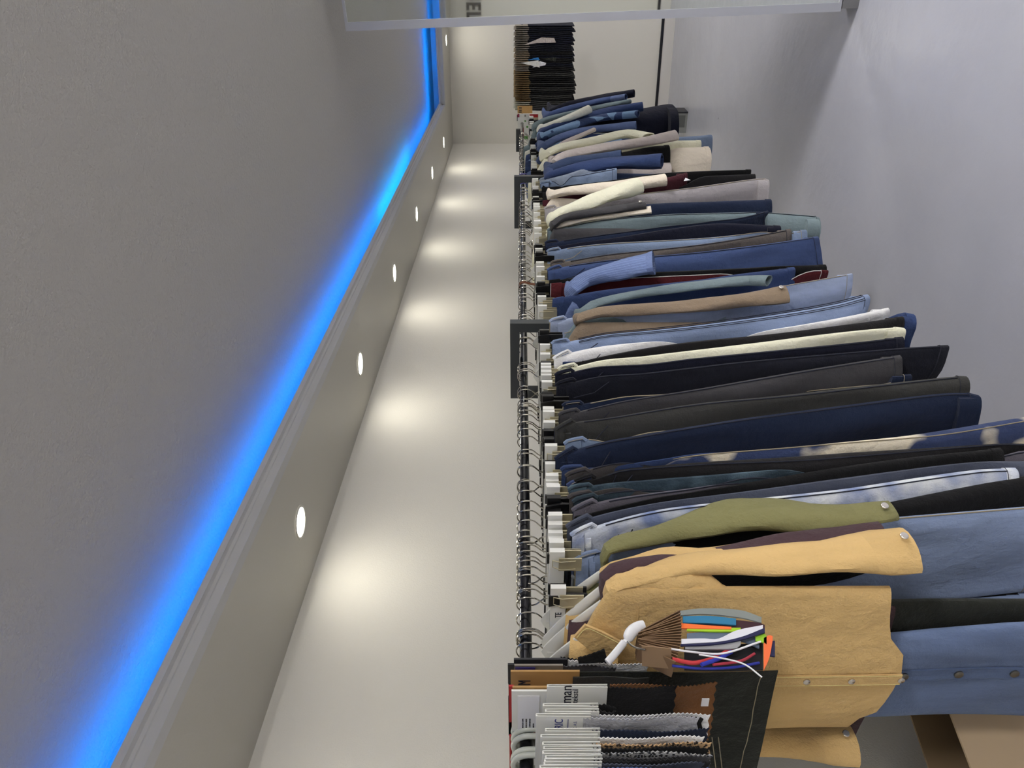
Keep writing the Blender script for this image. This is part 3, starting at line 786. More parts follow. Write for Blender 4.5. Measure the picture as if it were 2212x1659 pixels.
J('cream jacket with wide raised cuff above dark grey jacket', [(1160, 505), (1192, 456), (1216, 438), (1300, 403), (1376, 373)], cream, (26, 44), 1400, ysh=1.03, ycf=.94, tbody=.1, cuffw=.08, second_sleeve=False)
T('dark blue jeans with broad leg behind the dark grey cuff', [(1183, 472), (1300, 450), (1400, 437), (1550, 431), (1662, 427)], navy, tt=.04, tb=.06, wl=.2, loops=False)
T('light grey jeans with rounded hem above dark blue pair', [(1176, 450), (1300, 425), (1400, 412), (1500, 400), (1640, 381), (1656, 384)], ltgrey, tt=.05, tb=.07, wl=.26, seam=STITCH)
T('maroon trousers with a white tag, beside ecru raw hem', [(1172, 432), (1300, 405), (1440, 380), (1482, 370)], maroon, cat='trousers', tt=.04, tb=.06, loops=False)
J('ecru jacket with raw-edged sleeve behind the cream cuff', [(1160, 440), (1192, 408), (1230, 396), (1330, 384), (1436, 366)], cream2, (20, 34), 1380, ysh=1.03, ycf=.95, tbody=.08, cuffw=.02, second_sleeve=False)
T('thin black trousers under the black strip by the light grey hem', [(1172, 416), (1300, 400), (1440, 385), (1550, 377), (1629, 374)], black2, cat='trousers', tt=.03, tb=.04, loops=False, hanger_kind=BC)
T('narrow black trousers nearest the folded cream pair', [(1170, 404), (1300, 390), (1430, 372), (1620, 364)], black, cat='trousers', tt=.03, tb=.04, loops=False, hanger_kind=BC)
T('short black trousers lying under the faded denim shorts', [(1172, 401), (1250, 397), (1330, 394), (1400, 391)], black, cat='trousers', tt=.05, tb=.06, loops=False)
T('faded blue denim shorts with double hem stitch', [(1168, 396), (1220, 384), (1270, 370), (1330, 359)], skyblue, cat='shorts', tt=.05, tb=.09, wl=.22, seam=STITCHD)
T('grey-blue denim shorts above the faded pair', [(1166, 388), (1220, 374), (1260, 361), (1310, 350)], D('greyblue_short', (112, 124, 142)), cat='shorts', tt=.05, tb=.07, wl=.2)
J('dark blue denim jacket lowest of the two beside the middle frame', [(1158, 392), (1190, 362), (1240, 345), (1330, 330), (1430, 322)], dblue, (26, 40), 1420, ysh=1.03, ycf=.95, tbody=.14)
J('dark blue denim jacket with sleeve end under the greige sleeve', [(1156, 380), (1188, 350), (1222, 336), (1280, 326), (1342, 318)], D('jacket_blue', (44, 62, 96)), (24, 26), 1430, ysh=1.03, ycf=.96, tbody=.12)
J('cream jacket whose cuff peeps out below the dark grey cuff', [(1168, 506), (1198, 480), (1250, 466), (1330, 452), (1406, 441)], cream2, (14, 20), 1395, ysh=1.05, ycf=.985, tbody=.06, cuffw=.02, second_sleeve=False)
# ---- farthest rack
T('short black trousers between greige jacket and dark blue jackets', [(1180, 352), (1300, 332), (1400, 312), (1441, 308)], black, cat='trousers', tt=.05, tb=.14, loops=False, wl=.24)
J('greige jacket with the longest straight sleeve', [(1165, 366), (1195, 338), (1218, 321), (1300, 304), (1380, 290), (1459, 275)], greige, (24, 28), 1440, ysh=1.02, ycf=.93, tbody=.16, cuffw=.02)
J('cream jacket just behind the greige one', [(1148, 352), (1176, 322), (1205, 306), (1280, 290), (1350, 275), (1400, 281)], cream, (22, 24), 1380, ysh=1.02, ycf=.94, tbody=.14)
T('folded cream trousers hanging low, nearest of the cream pairs', [(1190, 345), (1300, 330), (1400, 318), (1440, 313), (1524, 309)], cream2, cat='trousers', tt=.06, tb=.2, wl=.3, loops=False)
T('folded cream trousers peeping above the nearest cream pair', [(1190, 332), (1300, 318), (1400, 306), (1440, 301), (1510, 299)], cream, cat='trousers', tt=.06, tb=.1, wl=.28, loops=False)
T('washed blue jeans with lowest hem beyond the cream trousers', [(1188, 330), (1300, 312), (1400, 300), (1460, 293), (1533, 287)], skyblue, tt=.06, tb=.12, wl=.34, loops=False)
J('grey pointed-cuff jacket between cream and blue sleeves', [(1160, 348), (1188, 322), (1215, 302), (1250, 287), (1284, 272)], greige, (14, 12), 1300, ysh=1.02, ycf=.93, tbody=.1, second_sleeve=False)
J('plain mid-blue denim jacket above the cream sleeves', [(1145, 330), (1172, 305), (1205, 286), (1280, 266), (1374, 257)], D('jacket_midblue', (66, 86, 130)), (20, 22), 1390, ysh=1.02, ycf=.93, tbody=.14)
J('patchwork denim jacket of dark and pale blocks', [(1142, 316), (1170, 284), (1195, 272), (1300, 242), (1379, 233)], patchw, (20, 20), 1370, ysh=1.02, ycf=.92, tbody=.14)
J('dark blue denim jacket below the grey-green one', [(1142, 300), (1172, 272), (1200, 259), (1300, 229), (1388, 213)], dblue, (20, 26), 1395, ysh=1.02, ycf=.90, tbody=.14)
J('pale blue jacket with cream turned-up sleeve', [(1140, 296), (1168, 268), (1190, 259), (1225, 243), (1272, 222)], fabric('cream_sleeve', (196, 196, 184), 'twill', var=.1), (16, 22), 1330, ysh=1.02, ycf=.9, tbody=.12, second_sleeve=False)
T('navy trousers hanging low behind the dark blue jacket', [(1170, 268), (1300, 238), (1390, 224), (1440, 216), (1450, 222)], navy2, cat='trousers', tt=.1, tb=.35, wl=.3, loops=False, ye=(1.07, .98, .93))
J('grey-green jacket with bent shoulder near the rail end', [(1138, 300), (1156, 262), (1180, 249), (1240, 234), (1360, 210)], greyteal, (16, 14), 1330, ysh=1.03, ycf=.9, tbody=.12)
J('mid-blue denim jacket with striped cuff', [(1150, 262), (1182, 240), (1205, 231), (1290, 209), (1352, 198)], midblue, (16, 18), 1350, ysh=1.02, ycf=.9, tbody=.12, cuff_mat=fabric('striped_cuff', (84, 104, 150), 'stripe', (200, 200, 205)))
J('navy coat-length jacket at the far end of the rack', [(1160, 250), (1195, 226), (1230, 214), (1300, 199), (1370, 187)], navy2, (18, 22), 1372, ysh=1.02, ycf=.9, tbody=.14)

# extra hangers of garments that only show their hooks
for a, b_, n in ((1.27, 2.28, 15), (2.42, 4.08, 22), (4.22, 5.85, 22)):
    for k in range(n):
        x = a + (b_ - a) * (k + R.uniform(.1, .9)) / n
        hanger(x, 'hanger squeezed among the clothes with only its wire hook in view', R.choice(['clip', 'clip', BC]), R.random() < .15, w=.34, group='hangers showing only their hooks')

# odd hangers among the wire ones
violet = plain('violet_plastic', (98, 92, 170), .35)
for py, lab in ((404, 'violet plastic hanger hooked over the rail at the middle end frame'), (384, 'violet plastic hanger just beyond the middle end frame')):
    p = PY(1130, py, RY); t = thing('hanger', (p.x, RY, RZ), lab, 'hanger')
    path = [Vector((p.x, RY - .0, RZ - .07)), Vector((p.x, RY - .012, RZ - .045)), Vector((p.x, RY - .023, RZ - .02))] + [Vector((p.x, RY - .023 * cos(a_), RZ + .023 * sin(a_))) for a_ in [pi * i / 10 for i in range(11)]] + [Vector((p.x, RY + .022, RZ - .015))]
    g = MB(); g.tube(path, .004, 8); g.build('hook', violet, t)
    g = MB(); g.tube([(p.x, RY - .17, RZ - .15), (p.x, RY - .1, RZ - .10), (p.x, RY, RZ - .068), (p.x, RY + .1, RZ - .10), (p.x, RY + .17, RZ - .15)], .006, 8); g.build('shoulder_bar', violet, t)
p = PY(1128, 617, RY); lt = plain('brown_strap', (112, 66, 40), .6)
g = MB(); rs = []
for a_ in [pi * (-.1) + pi * 1.2 * i / 14 for i in range(15)]:
    rs.append([Vector((p.x + sx, RY - r_ * cos(a_), RZ + r_ * sin(a_))) for sx, r_ in ((-.009, .0135), (.009, .0135), (.009, .0165), (-.009, .0165))])
rs = [[q + Vector((0, .012, -.055)) for q in rs[0]], ] + rs
g.loft(rs, True, True); tag(g.build('leather_strap', lt, None, False, loc=(p.x, RY, RZ)), 'brown leather strap looped over the middle rail beside wire hooks', 'strap')
p = [PY(1477, 391, .955), PY(1481, 384, .955), PY(1492, 389, .955)]
g = MB(); g.prism(p, (.003, .001, 0)); tag(g.build('paper_tag', plain('tag_white', (225, 225, 230), .6), None, False, loc=tuple(p[0])), 'small white triangular paper tag on the maroon trousers', 'tag')

# ------------------------------------------------------------------ shirts nearest the camera
def tail(v):
    """shirt-tail curve of the hem, v = 0 near side seam .. 1 far side seam"""
    return .035 * sin(pi * v) ** 2 + (.02 if .35 < v < .8 else 0) - .02
def face_x(ringp, y):
    best = None
    for p in ringp:
        if best is None or (abs(p.y - y) + (0 if p.x < ringp[0].x else 9)) < best[0]:
            best = (abs(p.y - y) + (0 if p.x < ringp[0].x else 9), p)
    return best[1]
def shirt_front(root, BODY, mat):
    yc = RY + .012; hw = .014
    rings = []
    for i in range(5, 26):
        p = face_x(BODY[i], yc); x = p.x - .0015
        z = p.z
        rings.append([Vector((x, yc - hw, z)), Vector((x - .003, yc - hw, z)), Vector((x - .003, yc + hw, z)), Vector((x, yc + hw, z))])
    g = MB(); g.loft(rings, True, True); pk = g.build('placket', mat, root, False)
    for yy in (yc - hw + .002, yc + hw - .002):
        g = MB(); g.tube([Vector((r[1].x - .0004, yy, r[1].z)) for r in rings], .0007, 4); g.build('stitching', fabric('tan_stitch', (214, 190, 132), 'twill'), pk)
    for k in (8, 11, 14, 17, 20):
        c = Vector((rings[k][1].x, yc, rings[k][1].z))
        g = MB(); g.disc(c, (-1, 0, 0), .0068, .0035, 16); g.build('snap_button', SNAP, root)
    # shoulder yoke seam and side panel seam
    g = MB(); q = [face_x(BODY[6], y) for y in (1.06, 1.12, 1.17)]
    g.tube([Vector((p.x - .001, p.y, p.z)) for p in q], .0011, 4); g.build('yoke_seam', mat, root)

J('tan shirt nearest the camera with metal snaps and open cuff', [(1252, 1366), (1318, 1250), (1375, 1227), (1478, 1192), (1600, 1174), (1777, 1158), (1962, 1122)], tan, [34, 44, 58, 76, 92, 126], 1938, cat='shirt', ysh=1.03, ycf=.965, wbody=.395, tbody=.045, snap=True, cuffw=.075, cs=2.0, fl=.5, yb=-.018, tail=tail, front=shirt_front, short='nearest tan shirt', amp=.004)
J('plum-brown shirt showing as a dark strip between two tan shirts', [(1250, 1352), (1306, 1234), (1343, 1212), (1424, 1196), (1532, 1178), (1614, 1162), (1722, 1142), (1903, 1119)], plum, [26, 30, 36, 44, 50, 56, 60], 1945, cat='shirt', ysh=1.045, ycf=.985, wbody=.395, tbody=.04, cs=1.7, fl=.5, yb=.07, amp=.003, short='plum-brown shirt')
J('tan shirt mostly hidden behind the plum-brown one', [(1244, 1332), (1306, 1222), (1321, 1214), (1370, 1199), (1440, 1178), (1519, 1177), (1700, 1150), (1880, 1130)], tan, [26, 30, 36, 44, 50, 56, 60], 1930, cat='shirt', ysh=1.055, ycf=.995, wbody=.395, tbody=.03, cs=1.7, fl=.5, yb=.07, amp=.003, short='second tan shirt')
J('olive green shirt with snap cuff behind the tan shirts', [(1246, 1284), (1311, 1171), (1405, 1134), (1532, 1083), (1587, 1067), (1668, 1063), (1777, 1078), (1928, 1077)], olive, [34, 50, 84, 96, 98, 80, 54], 1930, cat='shirt', ysh=1.05, ycf=.975, wbody=.395, tbody=.045, cs=1.7, fl=.5, yb=.10, snap=True, cuffw=.055, amp=.004, short='olive green shirt')

# underarm fold joining sleeve and body of the nearest shirt
for o in list(bpy.data.objects):
    if o.get('label', '').startswith('tan shirt nearest'):
        P = spline([PY(1318, 1262, 1.03), PY(1370, 1258, 1.03), PY(1440, 1256, 1.032), PY(1510, 1262, 1.036), PY(1560, 1276, 1.042), PY(1600, 1292, 1.05)], 20)
        rr_ = [.012 + .024 * sin(pi * min(1, k / 19.0 * 1.1)) ** .8 + .0022 * sin(k * 1.9) - .006 * (k / 19.0) for k in range(20)]
        g = MB(); g.tube(P, rr_, 14, True, .8); g.build('underarm_fold', tan, o)
# sleeve vents above the cuffs
def vent(shirt_mat, a, b, y, px_w, parent_label):
    for o in list(bpy.data.objects):
        if o.get('label') == parent_label:
            p, q = PY(*a, y), PY(*b, y)
            d = (q - p).normalized(); n_ = Vector((d.z, 0, -d.x)).normalized() * px_w
            g = MB(); g.prism([p - d * .012, p + n_, q + n_, q - n_, p - n_], (0, -.0025, 0)); g.build('sleeve_vent', shirt_mat, o, False)

# black-olive trousers and the long denim dress under the shirts
T('black-olive trousers hanging between pale blue leg and denim dress', [(1250, 1300), (1500, 1292), (1800, 1288), (2000, 1284), (2300, 1283)], oliveb, cat='trousers', ye=(1.15, 1.135, 1.125), tt=.03, tb=.03, wl=.13, wh=.26, loops=False, hanger_kind=BC, free=True)
dr = thing('denim_dress', (1.12, RY, 1.40), 'long washed-blue denim dress with metal buttons below the tan hem', 'dress')
rs = []
for i in range(30):
    u = i / 29.0; z = 1.36 - u * 1.05
    yn = 1.16 + .05 * (1 - min(1, u * 1.3)) + (.06 * max(0, .62 - u) if u < .62 else 0) - .05 * max(0, u - .6)
    rs.append(ring(1.105 + .015 * u, yn, z, .03 + .02 * u, 1.40 - yn + .02 * u, 40, 2.5, 1.0, .004, 0, z))
g = MB(); g.loft(rs, True, True); g.build('skirt', dressb, dr)
pk = []
for i in range(3, 30):
    p = face_x(rs[i], 1.285 - .03 * (i / 29.0)); pk.append(Vector((p.x - .002, 1.285 - .03 * (i / 29.0), p.z)))
g = MB(); g.loft([[p + Vector((0, -.014, 0)), p + Vector((-.003, -.014, 0)), p + Vector((-.003, .014, 0)), p + Vector((0, .014, 0))] for p in pk], True, True)
g.build('placket', D('dress_placket', (70, 90, 126)), dr, False)
OLDM = plain('button_metal', (120, 118, 112), .35, metal=.9)
for k in (5, 8, 11, 14, 17, 20, 22, 24):
    g = MB(); g.disc(pk[k] + Vector((-.003, 0, 0)), (-1, 0, 0), .009, .004, 16); g.build('button', OLDM, dr)
hanger(1.12, 'hanger holding the long denim dress', 'shirt', w=.3)

# ------------------------------------------------------------------ fabric swatch books nearest the camera
paper = plain('paper_white', (222, 222, 216), .6); kraft = plain('kraft_card', (176, 138, 84), .75, var=.08, bscale=90); kraftd = plain('kraft_brown', (128, 100, 72), .8, var=.1, bscale=90)
blackc = plain('card_black', (34, 34, 38), .6); greyc = plain('card_grey', (128, 122, 112), .6); bluec = plain('label_violet_blue', (48, 40, 110), .6); inkm = plain('print_black', (24, 24, 40), .7)
inkb = plain('print_blue', (44, 52, 120), .7); stick = plain('sticker_white', (230, 230, 235), .5); redc = plain('card_red', (176, 34, 38), .6); greenc = plain('card_green', (80, 140, 60), .6)
hb = fabric('brown_houndstooth', (40, 34, 30), 'hound', (170, 140, 104)); hg = fabric('grey_houndstooth', (30, 32, 36), 'hound', (150, 150, 150))
TXT = dict(xdir=(0, -1, 0), ydir=(0, 0, 1))

def sheet(g, x, y0, y1, z1, z0, th=.0016, pink=True, wave=.004, ph=0.0, lean=0.0, ydrift=0.0):
    """hanging piece of cloth facing -x; pinked (zigzag) near edge and bottom edge"""
    nz = max(8, int((z1 - z0) / .0035)); ny = 14
    def pt(i, j, side):
        u = i / nz; v = j / ny
        z = z1 + (z0 - z1) * u; y = y0 + (y1 - y0) * v + ydrift * u
        if pink and j == 0: y += (.0022 if i % 2 else -.0012)
        if pink and i == nz: z += (.0022 if j % 2 else -.0012)
        xx = x + lean * u + wave * sin(7 * u + 5 * v + ph) * u + side * th
        return Vector((xx, y, z))
    vs = []; fs = []
    for side in (0, 1):
        for i in range(nz + 1):
            for j in range(ny + 1): vs.append(pt(i, j, side))
    m_ = ny + 1; off = (nz + 1) * m_
    for i in range(nz):
        for j in range(ny):
            a = i * m_ + j
            fs.append((a, a + 1, a + m_ + 1, a + m_)); fs.append((off + a, off + a + m_, off + a + m_ + 1, off + a + 1))
        fs.append((i * m_, (i + 1) * m_, off + (i + 1) * m_, off + i * m_)); a = i * m_ + ny; fs.append((a, off + a, off + a + m_, a + m_))
    for j in range(ny):
        a = nz * m_ + j; fs.append((a, a + 1, off + a + 1, off + a)); fs.append((j, off + j, off + j + 1, j + 1))
    g.add(vs, fs)

def swatch(desc, y, pt, ph_, pb, yn, dep, hm, fabs, name='swatch_book', group='white-headed fabric swatch books at the near end', notch=False, hth=.004, fold=True, wave=.004, pink=True, lean=0.0):
    a = PY(pt, y, yn); b_ = PY(ph_, y, yn); c = PY(pb, y, yn)
    t = thing(name, (a.x, yn, a.z), desc, 'fabric swatches', group)
    x = a.x
    g = MB()
    if notch and yn + dep > RY + .02:
        poly = [(yn, a.z), (RY - .019, a.z), (RY - .019, RZ - .019), (RY + .019, RZ - .019), (RY + .019, a.z), (yn + dep, a.z), (yn + dep, b_.z), (yn, b_.z)]
        g.prism([Vector((x, p, q)) for p, q in poly], (-hth, 0, 0))
    else:
        # folded header: two leaves joined at the top that open slightly downwards
        k = .0045 if fold else .0
        for s_, o in ((1, 0.0), (-1, -hth)):
            g.prism([Vector((x + o, yn, a.z)), Vector((x + o, yn + dep, a.z)), Vector((x + o, yn + dep, b_.z)), Vector((x + o + s_ * k * .2, yn, b_.z))], (-.0011, 0, 0))
        g.box((x - hth - .001, yn + .001, a.z - .002), (x, yn + dep, a.z + .0005))
    hd = g.build('header_card', hm, t, False)
    for i, (fm, frac, dx) in enumerate(fabs):
        g = MB(); zz = b_.z + (c.z - b_.z) * frac
        sheet(g, x - hth * .5 + dx, yn + .004 + .006 * i, yn + dep, b_.z + .012, zz, .0018, pink, wave, R.uniform(0, 6), lean)
        g.build('fabric_piece', fm, t, False)
    return t, hd, x - hth - .0016, a, b_, c

# dark boards and tan boards that stand above the rail
NB = 'tall header boards hung on the near rail'
swatch('tall black-headed swatch board edge behind all near boards', 1432, 1097, 1112, 1300, 1.16, .2, blackc, [(black, .6, 0)], group=NB, notch=True, fold=False)
t, hd, x, a, b_, c = swatch('black header board with white pinked cloth below', 1421, 1110, 1226, 1400, 1.15, .24, blackc, [(white, 1.0, .0), (black, .5, .012)], group=NB, notch=True, fold=False, lean=-.012)
t, hd, x, a, b_, c = swatch('grey header board with violet-blue label', 1434, 1111, 1216, 1330, 1.145, .24, greyc, [(dgrey, 1.0, 0)], group=NB, notch=True, fold=False)
g = MB(); p, q = PY(1113, 1434, 1.145), PY(1156, 1434, 1.145); g.box((x - .0005, 1.148, q.z), (x + .001, 1.205, p.z)); lb = g.build('label_strip', bluec, t, False)
t, hd, x, a, b_, c = swatch('tan header board with thin black capitals over dark olive cloth', 1447, 1103, 1252, 1682, 1.13, .34, kraft, [(oliveb, 1.0, 0), (char_g, .35, -.006)], group=NB, notch=True, fold=False, pink=False, wave=.003)
o = text('lettering', 'LIM', (x + .0012, 1.176, PY(1146, 1450, 1.13).z), .032, inkm, hd, sx=.5, **TXT)
o = None
xs_ = x
# stitched hem of the long dark olive panel
g = MB(); p = PY(1642, 1447, 1.13)
g.tube([(xs_ - .004 + .003 * sin(k), 1.135 + .03 * k, p.z + .001 * (k % 2)) for k in range(11)], .0009, 4); g.build('stitching', STITCH, t)
g = MB(); p2 = PY(1560, 1447, 1.13)
for dz in (0, -.012): g.tube([(xs_ - .005, 1.30 + .02 * k, p2.z + dz - .004 * k) for k in range(8)], .0009, 4)
g.build('pocket_seam', STITCH, t)
t, hd, x, a, b_, c = swatch('tan board with blank white sticker', 1481, 1107, 1300, 1420, 1.115, .2, kraft, [(black, 1.0, 0)], group=NB, notch=True, fold=False)
g = MB(); p, q = PY(1123, 1484, 1.115), PY(1168, 1484, 1.115); g.box((x - .0005, 1.121, q.z), (x + .001, 1.138, p.z)); g.build('sticker', stick, t, False)
swatch('red board edge standing between the tan boards', 1479, 1099, 1110, 1112, 1.118, .3, redc, [], group=NB, notch=True, fold=False)
t, hd, x, a, b_, c = swatch('tall white board with a printed data sheet', 1489, 1105, 1310, 1420, 1.108, .3, paper, [(black2, 1.0, 0)], group=NB, notch=True, fold=False)
g = MB(); p, q = PY(1118, 1508, 1.108), PY(1166, 1508, 1.108); g.box((x - .0004, 1.118, q.z), (x + .001, 1.205, p.z)); sh = g.build('data_sheet', stick, t, False)
for k, s_ in enumerate(('ARTICLE CODE', 'ARTICLE NAME', 'COMPOSITION', 'WIDTH', 'WEIGHT', 'SHRINKAGE')):
    text('lettering', s_, (x - .0006, 1.20, p.z - .010 - .0062 * k), .0036, inkm, sh, **TXT)

NW = 'white-headed fabric swatch books at the near end'
t, hd, x, a, b_, c = swatch('white swatch header printed man tekstil over black and brown cloth', 1478, 1182, 1312, 1462, 1.08, .15, paper, [(black, 1.0, -.002)], group=NW)
o = text('lettering', 'man', (x + .0002, 1.121, PY(1235, 1480, 1.08).z), .0265, inkm, hd, ext=.0005, **TXT)
o = text('lettering', 'tekstil', (x + .0002, 1.120, PY(1249, 1480, 1.08).z), .0145, inkm, hd, **TXT)
g = MB(); p, q = PY(1320, 1492, 1.085), PY(1555, 1492, 1.085)
sheet(g, p.x + .014, 1.088, 1.23, p.z, q.z, .0018, True, .006, .4); g.build('fabric_piece', fabric('rust_brown_cloth', (110, 74, 44), 'twill', var=.08), t, False)
g = MB(); p3, q3 = PY(1521, 1505, 1.085), PY(1537, 1505, 1.085); g.box((p.x - .0045, 1.10, q3.z), (p.x - .003, 1.118, p3.z)); g.build('sticker', stick, t, False)
swatch('white header just behind the man tekstil book', 1519, 1173, 1292, 1330, 1.08, .15, paper, [(black, 1.0, 0)], group=NW)
swatch('thin white header under the one beside man tekstil', 1531, 1178, 1294, 1330, 1.08, .15, paper, [(black2, 1.0, 0)], group=NW)
t, hd, x, a, b_, c = swatch('white header with blue printed lettering over light grey cloth', 1541, 1158, 1276, 1508, 1.078, .16, paper, [(fabric('pale_grey_cloth', (160, 160, 164), 'twill', var=.05), 1.0, -.004), (white, 1.12, .006), (black, 1.06, .004)], group=NW)
text('lettering', 'SRIC', (x + .0002, 1.115, PY(1216, 1545, 1.08).z), .019, inkb, hd, sx=.8, **TXT)
text('lettering', 'TIC. A.S.', (x + .0002, 1.115, PY(1246, 1545, 1.08).z), .007, inkb, hd, **TXT)
g = MB(); p = PY(1228, 1545, 1.08); g.box((x - .0003, 1.085, p.z), (x + .0004, 1.115, p.z + .0012)); g.build('printed_rule', inkb, hd, False)
swatch('white header over dark navy cloth', 1573, 1178, 1296, 1532, 1.08, .15, paper, [(navy, 1.0, 0)], group=NW)
swatch('white header over bright white cloth', 1586, 1168, 1291, 1520, 1.079, .15, paper, [(white, 1.0, -.002)], group=NW)
swatch('white header over brown patterned cloth', 1602, 1172, 1296, 1536, 1.08, .15, paper, [(hb, 1.0, 0)], group=NW)
swatch('white header over black cloth next to the brown pattern', 1611, 1174, 1298, 1530, 1.081, .15, paper, [(black, 1.0, 0)], group=NW)
swatch('white header over grey patterned cloth', 1621, 1172, 1297, 1537, 1.08, .15, paper, [(hg, 1.0, 0)], group=NW)
swatch('white header over charcoal cloth below the grey pattern', 1631, 1178, 1301, 1535, 1.081, .15, paper, [(char, 1.0, 0)], group=NW)
swatch('white header over black cloth, third from the picture edge', 1638, 1176, 1300, 1533, 1.08, .15, paper, [(black2, 1.0, 0)], group=NW)
swatch('white header over slate cloth, second from the picture edge', 1645, 1175, 1299, 1535, 1.081, .15, paper, [(slate, 1.0, 0)], group=NW)
swatch('white header over blue denim at the picture edge', 1652, 1166, 1291, 1528, 1.08, .15, paper, [(midblue, 1.0, -.002)], group=NW)

# translucent hooks of the swatch hangers over the rail
clear = plain('clear_plastic', (214, 218, 208), .22, trans=.25)
for k, (py, lab) in enumerate(((1580, 'topmost clear plastic swatch hook on the near rail'), (1596, 'second clear plastic swatch hook on the near rail'), (1611, 'third clear plastic swatch hook on the near rail'), (1640, 'fourth clear plastic swatch hook on the near rail'), (1652, 'lowest clear plastic swatch hook at the picture edge'))):
    p = PY(1128, py, RY)
    t = thing('swatch_hanger', (p.x, RY, RZ), lab, 'hanger', 'clear swatch hooks')
    rx = .026
    path = [Vector((p.x, RY - rx * .6, RZ - .075)), Vector((p.x, RY - rx, RZ - .03))] + [Vector((p.x, RY - rx * cos(a_), RZ - .003 + rx * sin(a_))) for a_ in [pi * i / 10 for i in range(11)]] + [Vector((p.x, RY + rx, RZ - .02))]
    g = MB(); g.tube(path, .0052, 10); g.build('hook', clear, t)
    g = MB(); g.box((p.x - .004, RY - .09, RZ - .098), (p.x + .004, RY + .07, RZ - .07)); g.build('bar', clear, t, False)

# writing on the white hangers, collar leaf of the nearest shirt, pinked black corner
def by_label(s_):
    return [o for o in bpy.data.objects if o.get('label', '').startswith(s_)][0]
hx = by_label('hanger inside the nearest tan shirt')
hx.rotation_euler = (0, 0, 0)
text('lettering', 'RE', (hx.location.x - .0064, 1.246, RZ - .066), .018, inkm, hx, sx=.8, **TXT)
hw_ = hanger(1.135, 'white bar hanger lettered TE beside the olive shirt collar', 'clip', w=.3)
hw_.rotation_euler = (0, 0, 0); hw_.location.y = RY
text('lettering', 'TE', (1.135 - .0066, 1.172, RZ - .070), .018, inkm, hw_, sx=.7, **TXT)
sh_ = by_label('tan shirt nearest')
XC = 1.012
q = [PX(px, py, XC) for px, py in ((1240, 1377), (1264, 1351), (1300, 1366), (1347, 1390), (1330, 1412), (1306, 1424), (1270, 1402))]
g = MB(); g.prism(q, (.007, .002, 0)); lf = g.build('collar_leaf', tan, sh_, False)
st_ = [PX(px, py, XC - .0008) for px, py in ((1246, 1378), (1267, 1358), (1300, 1371), (1340, 1391))]
g = MB(); g.tube(spline(st_, 12), .0007, 4); g.build('stitching', fabric('tan_stitch', (214, 190, 132), 'twill'), lf)
bk = by_label('black header board with white pinked')
zig = []
for k in range(13):
    u = k / 12.0; zig.append(PX(1248 + 58 * u + (2 if k % 2 else 0), 1423 - 19 * u ** 1.3 - (2 if k % 2 else 0), .985))
q = zig + [PX(1313, 1431, .985), PX(1250, 1434, .985)]
g = MB(); g.prism(q, (.003, 0, 0)); g.build('fabric_piece', black, bk, False)

# ------------------------------------------------------------------ trim sample bundle on its white hanger tip
YT = 1.0
t = thing('trim_sample_bundle', PY(1400, 1385, YT), 'bundle of kraft tags and coloured drawcords in front of tan shirt', 'trim samples')
for i in range(18):
    u = i / 17.0
    a = PY(1384 + 6 * sin(i * 1.7), 1362 + 30 * u, YT + .004 * sin(i)); b_ = PY(1470 + 8 * sin(3.0 * u) - 12 * u, 1318 + 112 * u, YT - .002)
    d = (b_ - a).normalized(); g = MB()
    wv = Vector((.012, .05, 0)); n_ = d.cross(wv).normalized() * .0014
    g.prism([a, b_, b_ + wv, a + wv], n_); g.build('tag_card', kraftd, t, False)
a = PY(1386, 1394, YT - .02); b_ = PY(1450, 1400, YT - .02)
g = MB(); g.prism([a, b_, b_ + Vector((.0, .046, -.004)), a + Vector((0, .046, -.004))], (-.0015, 0, 0)); g.build('tag_card', plain('kraft_light', (150, 122, 92), .8, var=.1, bscale=90), t, False)
def strap(pts, wpx, rgb, nm='strap', r2=None, flat=.35, y=YT):
    P = spline([PY(px, py, y + .004 * k) for k, (px, py) in enumerate(pts)], 20)
    d = P[0].x * C_ + P[0].y * S_
    g = MB(); g.tube(P, wpx / 2 * d / F, 10, True, flat if flat < 1 else 1.0); g.build(nm, plain('strap_%d_%d_%d' % rgb, rgb, .75), t)
def ribbon(pts, rgb, yw=.02, y=YT, nm='strap'):
    """flat strip: list of (px, py_upper, py_lower)"""
    up = spline([PY(px, pu, y) for px, pu, pl in pts], 20); lo = spline([PY(px, pl, y) for px, pu, pl in pts], 20)
    g = MB(); g.loft([[p, q, q + Vector((0, .0025, 0)), p + Vector((0, .0025, 0))] for p, q in zip(up, lo)], True, True)
    g.build(nm, plain('strap_%d_%d_%d' % rgb, rgb, .75), t, False)
ribbon([(1462, 1320, 1330), (1520, 1314, 1326), (1600, 1318, 1334), (1645, 1333, 1345)], (132, 138, 134), y=YT + .02)
ribbon([(1475, 1331, 1345), (1530, 1330, 1346), (1590, 1336, 1350)], (42, 120, 160), y=YT + .014)
ribbon([(1490, 1344, 1358), (1560, 1338, 1362), (1640, 1345, 1372), (1652, 1350, 1380)], (58, 26, 36), y=YT + .018)
ribbon([(1472, 1346, 1357), (1520, 1350, 1358), (1580, 1354, 1359)], (244, 116, 52), y=YT + .008)
ribbon([(1484, 1358, 1362), (1540, 1356, 1364), (1600, 1356, 1364)], (166, 208, 40), y=YT + .009)
ribbon([(1484, 1368, 1382), (1540, 1364, 1382), (1600, 1362, 1384), (1640, 1380, 1400)], (96, 110, 130), y=YT + .012)
ribbon([(1472, 1380, 1391), (1520, 1379, 1388), (1550, 1380, 1386), (1590, 1362, 1380), (1648, 1350, 1362)], (222, 222, 230), y=YT + .002)
